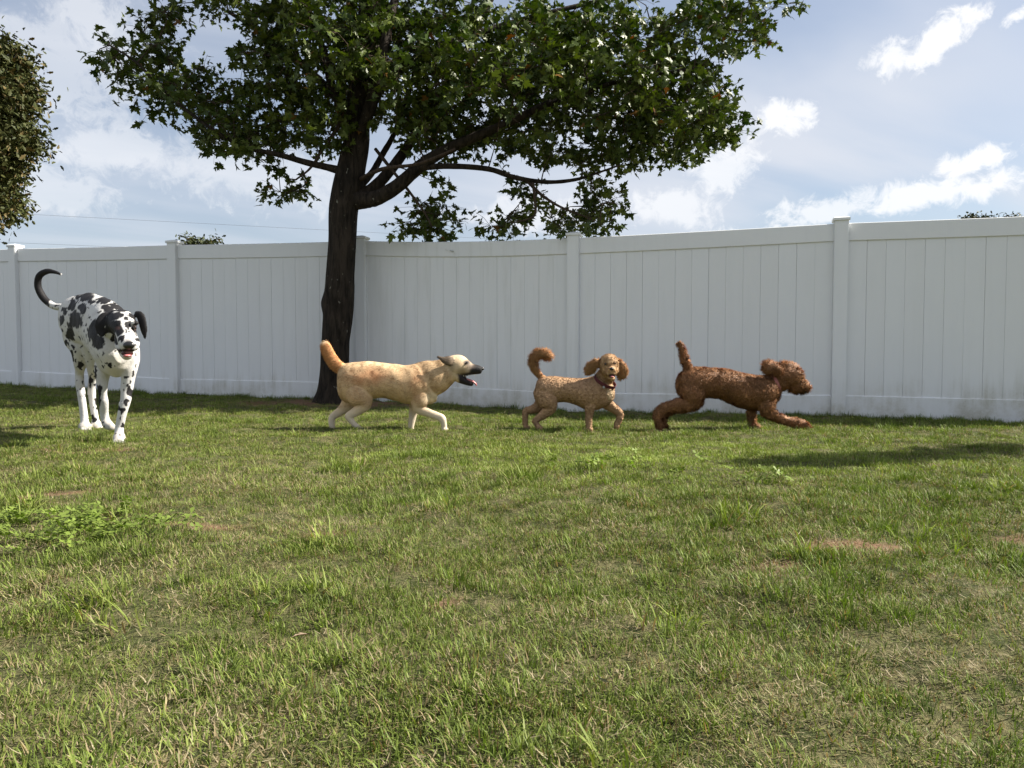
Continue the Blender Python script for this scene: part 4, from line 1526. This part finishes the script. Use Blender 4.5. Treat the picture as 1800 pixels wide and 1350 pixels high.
SPOTS = [  # photo px of the patch, radius x, y in px
    (156, 512, 16, 4), (148, 520, 17, 5), (184, 525, 15, 6), (162, 525, 6, 3), (148, 538, 8, 9), (127, 533, 7, 10), (114, 543, 6, 6), (190, 540, 12, 8),
    (206, 535, 12, 6), (132, 560, 12, 16), (124, 584, 7, 11), (107, 560, 4, 9), (110, 577, 3, 4), (173, 598, 9, 13), (166, 575, 8, 17), (160, 580, 5, 18),
    (141, 592, 3, 4), (130, 605, 3, 5), (125, 622, 4, 13), (141, 641, 5, 6), (133, 630, 2, 4), (174, 690, 6, 22), (171, 676, 5, 8), (168, 652, 3, 8),
    (165, 733, 4, 8), (220, 660, 5, 3), (228, 686, 5, 11), (221, 705, 4, 4), (213, 716, 3, 5), (218, 742, 4, 5), (223, 673, 3, 3), (229, 669, 2.5, 4), (210, 727, 2, 4),
    (234, 652, 3, 6), (145, 605, 2.5, 2.5), (118, 600, 2, 2.5), (152, 545, 2, 2), (150, 565, 2, 4), (148, 575, 2, 3), (156, 556, 2, 2), (135, 616, 2, 2),
    (100, 533, 3, 3), (208, 761, 2, 3), (146, 549, 1.6, 1.6), (158, 536, 1.5, 1.5), (240, 640, 2, 2), (236, 618, 2.5, 3), (205, 547, 5, 3), (212, 551, 5, 3),
    (194, 572, 9, 13), (197, 592, 5, 7), (190, 560, 8, 10), (200, 553, 9, 8), (189, 545, 8, 5), (222, 556, 4, 3), (215, 541, 9, 4), (235, 551, 9, 7), (226, 571, 3.5, 9), (206.5, 573, 10, 12), (240, 572, 9, 11), (243, 560, 8, 9), (246, 588, 5, 8),
    (215, 592, 6, 6), (220, 580, 2, 2), (198, 585, 3, 6), (203, 598, 3, 5), (245, 583, 3, 5), (152, 690, 2, 5), (144, 668, 2, 4), (172, 715, 2, 3), (160, 668, 3, 12), (182, 642, 2, 4), (194, 640, 4, 4)]


def coat_dane(D, co, nr, lab, px, py):
    C = np.tile((0.52, 0.51, 0.49), (len(co), 1))
    n1 = nz3(co, 9)
    n2 = nz3(co, 32)
    C = C * (1 + 0.05 * n1[:, None])
    C = lerp(C, (0.62, 0.56, 0.47), near(px, py, 205, 640, 26, 18, .8) * .5)
    C = lerp(C, (0.45, 0.42, 0.40), D.is_('hind_leg') * np.clip(nz3(co, 7, 5.0) * 1.2 - .1, 0, .5))
    C = lerp(C, (0.36, 0.31, 0.25), D.is_('paw') * (.45 + .5 * n1))
    toward = np.sum(nr * (np.array((0, 0, CAM_Z)) - co), 1) > -0.6
    m = np.zeros(len(co))
    n3, n4 = nz3(co, 20, 1.0), nz3(co, 60, 7.0)
    wx, wy = px + n1 * 5 + n3 * 4 + n2 * 3 + n4 * 1.5, py + nz3(co, 9, 4.0) * 5 + nz3(co, 20, 8.0) * 4 + nz3(co, 32, 2.0) * 3 - n4 * 1.5
    sidef = np.ones(len(co), bool)
    for cx, cy, rx, ry in SPOTS:
        m = np.maximum(m, (1 - sstep(np.hypot((wx - cx) / rx, (wy - cy) / ry), .93, 1.12)) * toward)
    # patches on the sides one cannot see from the front follow the same habit
    hid = nz3(co, 6.5, 9.0) + .45 * nz3(co, 19, 3.0)
    m = np.maximum(m, sstep(hid, .40, .46) * (np.sum(nr * (np.array((0, 0, CAM_Z)) - co), 1) < -0.4))
    small = nz3(co, 38, 6.0)
    m = np.maximum(m, sstep(small, .50, .58) * .85)
    C = lerp(C, (0.40, 0.38, 0.37), np.clip(nz3(co, 16, 12.0) * 1.5 - .45, 0, .45))
    m = np.maximum(m, D.is_('tail') * sstep(97 - px + (530 - py) * .4 + n2 * 5, 8, 12))
    m = np.maximum(m, D.is_('ear') * 1.0)
    C = lerp(C, (0.016, 0.015, 0.016), m)
    # lips, gums, lids
    C = lerp(C, (0.02, 0.017, 0.018), near(px, py, 225, 612, 14, 3.5, .4) * D.is_('muzzle', 'jaw', 'jowl'))
    C = lerp(C, (0.05, 0.04, 0.04), D.is_('jowl') * sstep(py, 606, 612))
    C = lerp(C, (0.10, 0.09, 0.09), D.is_('muzzle') * near(px, py, 226, 597, 7, 5, .6) * .8)
    for ex in (206.7, 238):
        C = lerp(C, (0.07, 0.04, 0.035), near(px, py, ex, 573, 4.2, 3.2, .5) * D.is_('head', 'brow', 'muzzle'))
    return C




def lump_dane(p, l):
    a = noise.noise(p * 7 + Vector((1, 5, 2))) * .010 + noise.noise(p * 17) * .004
    return a if l in ('torso', 'neck', 'hind_leg', 'foreleg') and p.z > .3 else a * .25


D.fuse(0.0056, 8, M_COAT, coat_dane, lump_dane)
D.fur(26000, .009, .0026, lambda P, N: np.tile((-.6, .5, -.8), (len(P), 1)), .35, .25, M_FUR, 6, 2, np.where(D.is_('muzzle', 'jaw', 'jowl', 'brow'), 0.0, 1.0), .06, 1.15)
D.bead('nose', 226.5, 603, dyc(4.605), (.036, .022, .026), M_NOSE)
for ex in (207, 236.5):
    D.bead('eye', ex, 572.5, dyc(4.727), (.0125, .012, .010), M_EYE)
mb = MB()
mb.ellipsoid(W(223.5, 617, 4.655), (.036, .03, .020))
D.part('mouth', mb, M_MOUTH)
mb = MB()
mb.ellipsoid(W(224, 621.5, 4.632), (.026, .030, .010))
D.part('tongue', mb, M_TONGUE)


# ------------------------------------------------------------------ grass
PROTO = bpy.data.collections.new('tufts')       # prototypes for the lawn, never linked to the scene
G1, G2, G3 = np.array((0.120, 0.172, 0.034)), np.array((0.250, 0.322, 0.063)), np.array((0.330, 0.375, 0.100))
S1, S2, S3 = np.array((0.40, 0.32, 0.17)), np.array((0.27, 0.21, 0.11)), np.array((0.50, 0.43, 0.27))


def blade(rng, base, az_, L, w, lean, bend, col, tip=None):
    """ribbon of 3 pieces that leans and bends over"""
    d = np.array((math.cos(az_), math.sin(az_), 0))
    s = np.array((-math.sin(az_), math.cos(az_), 0))
    tw = rng.uniform(-.6, .6)
    s = s * math.cos(tw) + d * math.sin(tw) * .5
    p = np.array(base, float)
    a = lean
    V = [p - s * w / 2, p + s * w / 2]
    for k, ww in ((1, .92), (2, .62)):
        p = p + (d * math.sin(a) + np.array((0, 0, 1)) * math.cos(a)) * L / 3
        a += bend / 3
        V += [p - s * w * ww / 2, p + s * w * ww / 2]
    p = p + (d * math.sin(a) + np.array((0, 0, 1)) * math.cos(a)) * L / 3
    V.append(p)
    F = [(0, 1, 3, 2), (2, 3, 5, 4)]
    T = [(4, 5, 6)]
    c = np.tile(col, (7, 1))
    if tip is not None:
        c[4:] = tip
    return V, F, T, c


def tuft(idx, kind, seed):
    rng = np.random.default_rng(seed)
    V, F, C = [], [], []
    n = {'short': 36, 'dry': 34, 'lush': 26, 'coarse': 15, 'thatch': 24, 'mix': 36, 'bright': 40}[kind]
    for k in range(n):
        r = rng.uniform(0, 1) ** .5 * {'short': .045, 'dry': .05, 'lush': .035, 'coarse': .03, 'thatch': .06, 'mix': .05, 'bright': .05}[kind]
        th = rng.uniform(0, 2 * math.pi)
        base = (r * math.cos(th), r * math.sin(th), -.004)
        az_ = th + rng.normal() * .9
        u = rng.uniform()
        tip = None
        if kind == 'short':
            L, w, lean, bend = rng.uniform(.012, .034), rng.uniform(.0014, .0026), abs(rng.normal()) * .75, rng.uniform(-.2, 2.0)
            col = G1 * (1 - u) + G2 * u
            if rng.uniform() < .12:
                col = S2 * (1 - u) + S1 * u
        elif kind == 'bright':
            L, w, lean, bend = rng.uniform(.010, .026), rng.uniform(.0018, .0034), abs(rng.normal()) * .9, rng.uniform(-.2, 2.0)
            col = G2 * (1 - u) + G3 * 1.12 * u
        elif kind == 'mix':
            L, w, lean, bend = rng.uniform(.012, .030), rng.uniform(.0014, .0026), abs(rng.normal()) * .95, rng.uniform(-.2, 2.0)
            col = (G1 * (1 - u) + G3 * u) if rng.uniform() < .72 else (S2 * (1 - u) + S1 * u)
        elif kind == 'dry':
            L, w, lean, bend = rng.uniform(.008, .022), rng.uniform(.0011, .0020), rng.uniform(.3, 1.4), rng.uniform(-.5, 1.6)
            col = (S2 * (1 - u) + S3 * u) if rng.uniform() < .75 else (G1 * (1 - u) + G2 * u)
        elif kind == 'lush':
            L, w, lean, bend = rng.uniform(.022, .046), rng.uniform(.0016, .0029), abs(rng.normal()) * .45, rng.uniform(.2, 1.5)
            col = G1 * (1 - u) + G2 * u
            tip = col * 1.1
        elif kind == 'coarse':
            L, w, lean, bend = rng.uniform(.04, .085), rng.uniform(.0028, .0045), abs(rng.normal()) * .40 + .1, rng.uniform(.5, 1.7)
            col = G2 * (1 - u) + G3 * u * .95
            if rng.uniform() < .12:
                col = S1
        else:
            L, w, lean, bend = rng.uniform(.010, .024), rng.uniform(.0011, .0019), rng.uniform(1.0, 1.6), rng.uniform(-.9, .5)
            col = S2 * (1 - u) + S3 * u
            base = (base[0], base[1], rng.uniform(.001, .012))
        v, f, t, c = blade(rng, base, az_, L, w, lean, bend, col, tip)
        o = len(V)
        V += v
        F += [tuple(i + o for i in q) for q in f] + [tuple(i + o for i in q) for q in t]
        C.append(c)
    return V, F, np.vstack(C)


def clover(seed):
    rng = np.random.default_rng(seed)
    V, F, C = [], [], []
    for k in range(9):
        r, th = rng.uniform(0, .05), rng.uniform(0, 6.28)
        b = np.array((r * math.cos(th), r * math.sin(th), 0))
        h = rng.uniform(.015, .045)
        top = b + (rng.normal() * .008, rng.normal() * .008, h)
        o = len(V)
        V += [b - (.0008, 0, 0), b + (.0008, 0, 0), top]
        F.append((o, o + 1, o + 2))
        C += [G2] * 3
        s = rng.uniform(.009, .015)
        col = G1 * .8 + G2 * rng.uniform(.2, .7)
        a0 = rng.uniform(0, 6.28)
        tl = rng.normal(size=2) * .35
        for q in range(3):
            a = a0 + q * 2.094
            pts = []
            for ra, rr in ((0, 0), (-.55, .75), (-.42, 1.05), (0, 1.12), (.42, 1.05), (.55, .75)):
                x, y = math.cos(a + ra) * rr * s, math.sin(a + ra) * rr * s
                pts.append(top + (x, y, tl[0] * x + tl[1] * y + .12 * rr * s))
            o = len(V)
            V += pts
            F.append(tuple(range(o, o + 6)))
            C += [col] * 6
    return V, F, np.array(C)


KINDS = ['short'] * 5 + ['mix'] * 4 + ['dry'] * 4 + ['lush'] * 3 + ['coarse'] * 3 + ['thatch'] * 3 + ['clover'] * 3 + ['bright'] * 3
KI = {k: [i for i, q in enumerate(KINDS) if q == k] for k in set(KINDS)}
for i, k in enumerate(KINDS):
    V, F, C = clover(900 + i) if k == 'clover' else tuft(i, k, 500 + i)
    me = bpy.data.meshes.new(f'tuft_{i:02d}')
    me.from_pydata([tuple(v) for v in V], [], F)
    set_col(me, C)
    me.materials.append(M_GRASS)
    PROTO.objects.link(bpy.data.objects.new(f'tuft_{i:02d}', me))


def scatter(name, P, idx, rotv, scl, label=None):
    me = bpy.data.meshes.new(name)
    me.vertices.add(len(P))
    me.vertices.foreach_set('co', np.asarray(P, np.float32).ravel())
    a = me.attributes.new('idx', 'INT', 'POINT')
    a.data.foreach_set('value', np.asarray(idx, np.int32))
    a = me.attributes.new('rot', 'FLOAT_VECTOR', 'POINT')
    a.data.foreach_set('vector', np.asarray(rotv, np.float32).ravel())
    a = me.attributes.new('scl', 'FLOAT', 'POINT')
    a.data.foreach_set('value', np.asarray(scl, np.float32))
    o = link(name, me, M_GRASS)
    ng = bpy.data.node_groups.new(name, 'GeometryNodeTree')
    ng.interface.new_socket('Geometry', in_out='INPUT', socket_type='NodeSocketGeometry')
    ng.interface.new_socket('Geometry', in_out='OUTPUT', socket_type='NodeSocketGeometry')
    N = ng.nodes
    gi, go = N.new('NodeGroupInput'), N.new('NodeGroupOutput')
    iop = N.new('GeometryNodeInstanceOnPoints')
    ci = N.new('GeometryNodeCollectionInfo')
    ci.inputs['Collection'].default_value = PROTO
    ci.inputs['Separate Children'].default_value = True
    ci.inputs['Reset Children'].default_value = True
    iop.inputs['Pick Instance'].default_value = True

    def named(n, ty):
        q = N.new('GeometryNodeInputNamedAttribute')
        q.data_type = ty
        q.inputs['Name'].default_value = n
        return q.outputs['Attribute']
    Lk = ng.links.new
    Lk(gi.outputs[0], iop.inputs['Points'])
    Lk(ci.outputs[0], iop.inputs['Instance'])
    Lk(named('idx', 'INT'), iop.inputs['Instance Index'])
    Lk(named('rot', 'FLOAT_VECTOR'), iop.inputs['Rotation'])
    Lk(named('scl', 'FLOAT'), iop.inputs['Scale'])
    Lk(iop.outputs[0], go.inputs[0])
    md = o.modifiers.new('scatter', 'NODES')
    md.node_group = ng
    o['kind'] = 'stuff'
    if label:
        tag(o, label, 'grass')
    return o


def fence_y(x):
    xs, ys = [p[0] for p in POSTS], [p[1] for p in POSTS]
    return np.interp(x, xs, ys)


def lawn_points():
    P = []
    for y0, y1, dens in ((.55, 1.5, 1750), (1.5, 2.4, 1500), (2.4, 3.6, 1150), (3.6, 5.2, 820), (5.2, 7.2, 600), (7.2, 11.2, 420)):
        hwid = 0.74 * y1 + 0.9
        n = int(dens * (y1 - y0) * 2 * hwid)
        x, y = RNG.uniform(-hwid, hwid, n), RNG.uniform(y0, y1, n)
        P.append(np.column_stack([x, y]))
    P = np.vstack(P)
    return P[(P[:, 1] < fence_y(P[:, 0]) - 0.02)]


LP2 = lawn_points()
x, y = LP2[:, 0], LP2[:, 1]
so = soil_mask(x, y)
thin = sstep(fbm(x * 6.5, y * 6.5, 77, 3), .42, .30)        # worn hollows where the turf opens
keep = RNG.uniform(0, 1, len(x)) > np.maximum(so * 0.75, thin * 0.35)
x, y, so, thin = x[keep], y[keep], so[keep], thin[keep]
N = len(x)
dryn = fbm(x * 1.1, y * 1.1, 31, 3) * .65 + fbm(x * 5, y * 5, 37, 2) * .35
lushn = fbm(x * 2.3, y * 2.3, 41, 3)
dry = dryn - 0.115 + 0.06 * sstep(y, 3.0, 1.2) - 0.08 * sstep(x, 0.2, 2.0) - 0.10 * sstep(y, 3.2, 4.6)
u = RNG.uniform(0, 1, N)
kind = np.where(u < sstep(dry, .34, .62) * .62, 2, np.where(u < sstep(dry, .34, .62) * .62 + .38, 1, 0))
kind = np.where((lushn > .58) & (RNG.uniform(0, 1, N) < sstep(lushn, .55, .8) * .6), 3, kind)
kind = np.where(RNG.uniform(0, 1, N) < .07 + .5 * so, 5, kind)
worn = RNG.uniform(0, 1, N) < thin * .40
kind = np.where(worn, np.where(RNG.uniform(0, 1, N) < .5, 5, 2), kind)
clov = np.maximum(near(x, y, -1.60, 2.52, .38, .24, .7), near(x, y, 1.05, 3.5, .3, .16, .6) * .3)
clov = np.maximum(clov, near(x, y, .75, 4.0, .55, .35, .6) * .22)
kind = np.where(RNG.uniform(0, 1, N) < clov * .36, 6, kind)
yellowish = near(x, y, 1.0, 4.2, 1.5, .8, .7) + .35 * sstep(y, 3.0, 5.0)  # turf of a yellower green at centre right, and more of it farther off
kind = np.where(RNG.uniform(0, 1, N) < yellowish * .6, 7, kind)
CLUMPS = [(1.40, 2.40, .13), (1.32, 2.55, .08), (-.55, 1.85, .12), (.78, 2.75, .14), (-1.95, 2.9, .10), (.92, 2.15, .10), (1.75, 2.1, .12), (-2.3, 3.75, .15),
          (.35, 1.62, .10), (-1.0, 1.75, .08), (-.9, 3.9, .14), (-.25, 2.9, .1), (1.2, 1.55, .08), (.05, 3.6, .12), (2.3, 3.3, .15), (-.6, 2.3, .08)]
cl = np.zeros(N)
for cx, cy, r in CLUMPS:
    cl = np.maximum(cl, near(x, y, cx, cy, r, r * .8, .4))
pc = RNG.uniform(0, 1, N)
kind = np.where(pc < cl * .20, 4, np.where(pc < cl * .60, 3, kind))
kind = np.where(RNG.uniform(0, 1, N) < .003, 4, kind)
df = fence_y(x) - y
edge = (df < .16) & (RNG.uniform(0, 1, N) < .7)
kind = np.where(edge, 3, kind)
KN = ['short', 'mix', 'dry', 'lush', 'coarse', 'thatch', 'clover', 'bright']
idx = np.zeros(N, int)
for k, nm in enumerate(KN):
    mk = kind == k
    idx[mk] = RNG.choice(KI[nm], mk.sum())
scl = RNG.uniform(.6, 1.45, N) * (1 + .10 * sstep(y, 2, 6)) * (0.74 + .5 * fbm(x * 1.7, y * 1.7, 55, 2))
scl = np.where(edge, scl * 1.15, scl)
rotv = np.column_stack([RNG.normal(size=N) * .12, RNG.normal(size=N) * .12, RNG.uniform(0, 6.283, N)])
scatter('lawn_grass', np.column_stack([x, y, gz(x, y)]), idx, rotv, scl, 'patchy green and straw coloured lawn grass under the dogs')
print('tufts', N)

# ------------------------------------------------------------------ small things lying in the grass
def fallen_leaf(px, py, size, col, label, rz, tilt):
    v = (py - 620) / F_PX
    Y = CAM_Z / v
    X = (px - 900) / F_PX * Y
    me = fast_mesh('fallen_leaf', tm_leaf[0] * (1, 1, 2.2), tm_leaf[1])
    set_col(me, np.tile(col, (len(tm_leaf[0]), 1)))
    o = link('fallen_leaf', me, M_OAK, loc=(X, Y, float(gz(X, Y)) + .030))
    o.scale = (size,) * 3
    o.rotation_euler = (tilt[0], tilt[1], rz)
    tag(o, label, 'leaf', 'fallen leaves in the lawn')


fallen_leaf(1062, 1228, .030, (.20, .20, .16), 'pale grey curled leaf standing up in the near grass', 2.6, (.9, -.3))
fallen_leaf(533, 1122, .035, (.28, .21, .15), 'small pinkish brown dry leaf lying beside a dark tuft', 2.2, (.3, .2))
fallen_leaf(470, 1078, .035, (.10, .15, .03), 'bright green leaf lying flat in the dry grass', 4.0, (.25, .1))

# the dogs' weight presses their paws down between the blades
for o in COL.objects:
    if o.parent is None and o.get('category') == 'dog':
        o.location.z -= 0.014
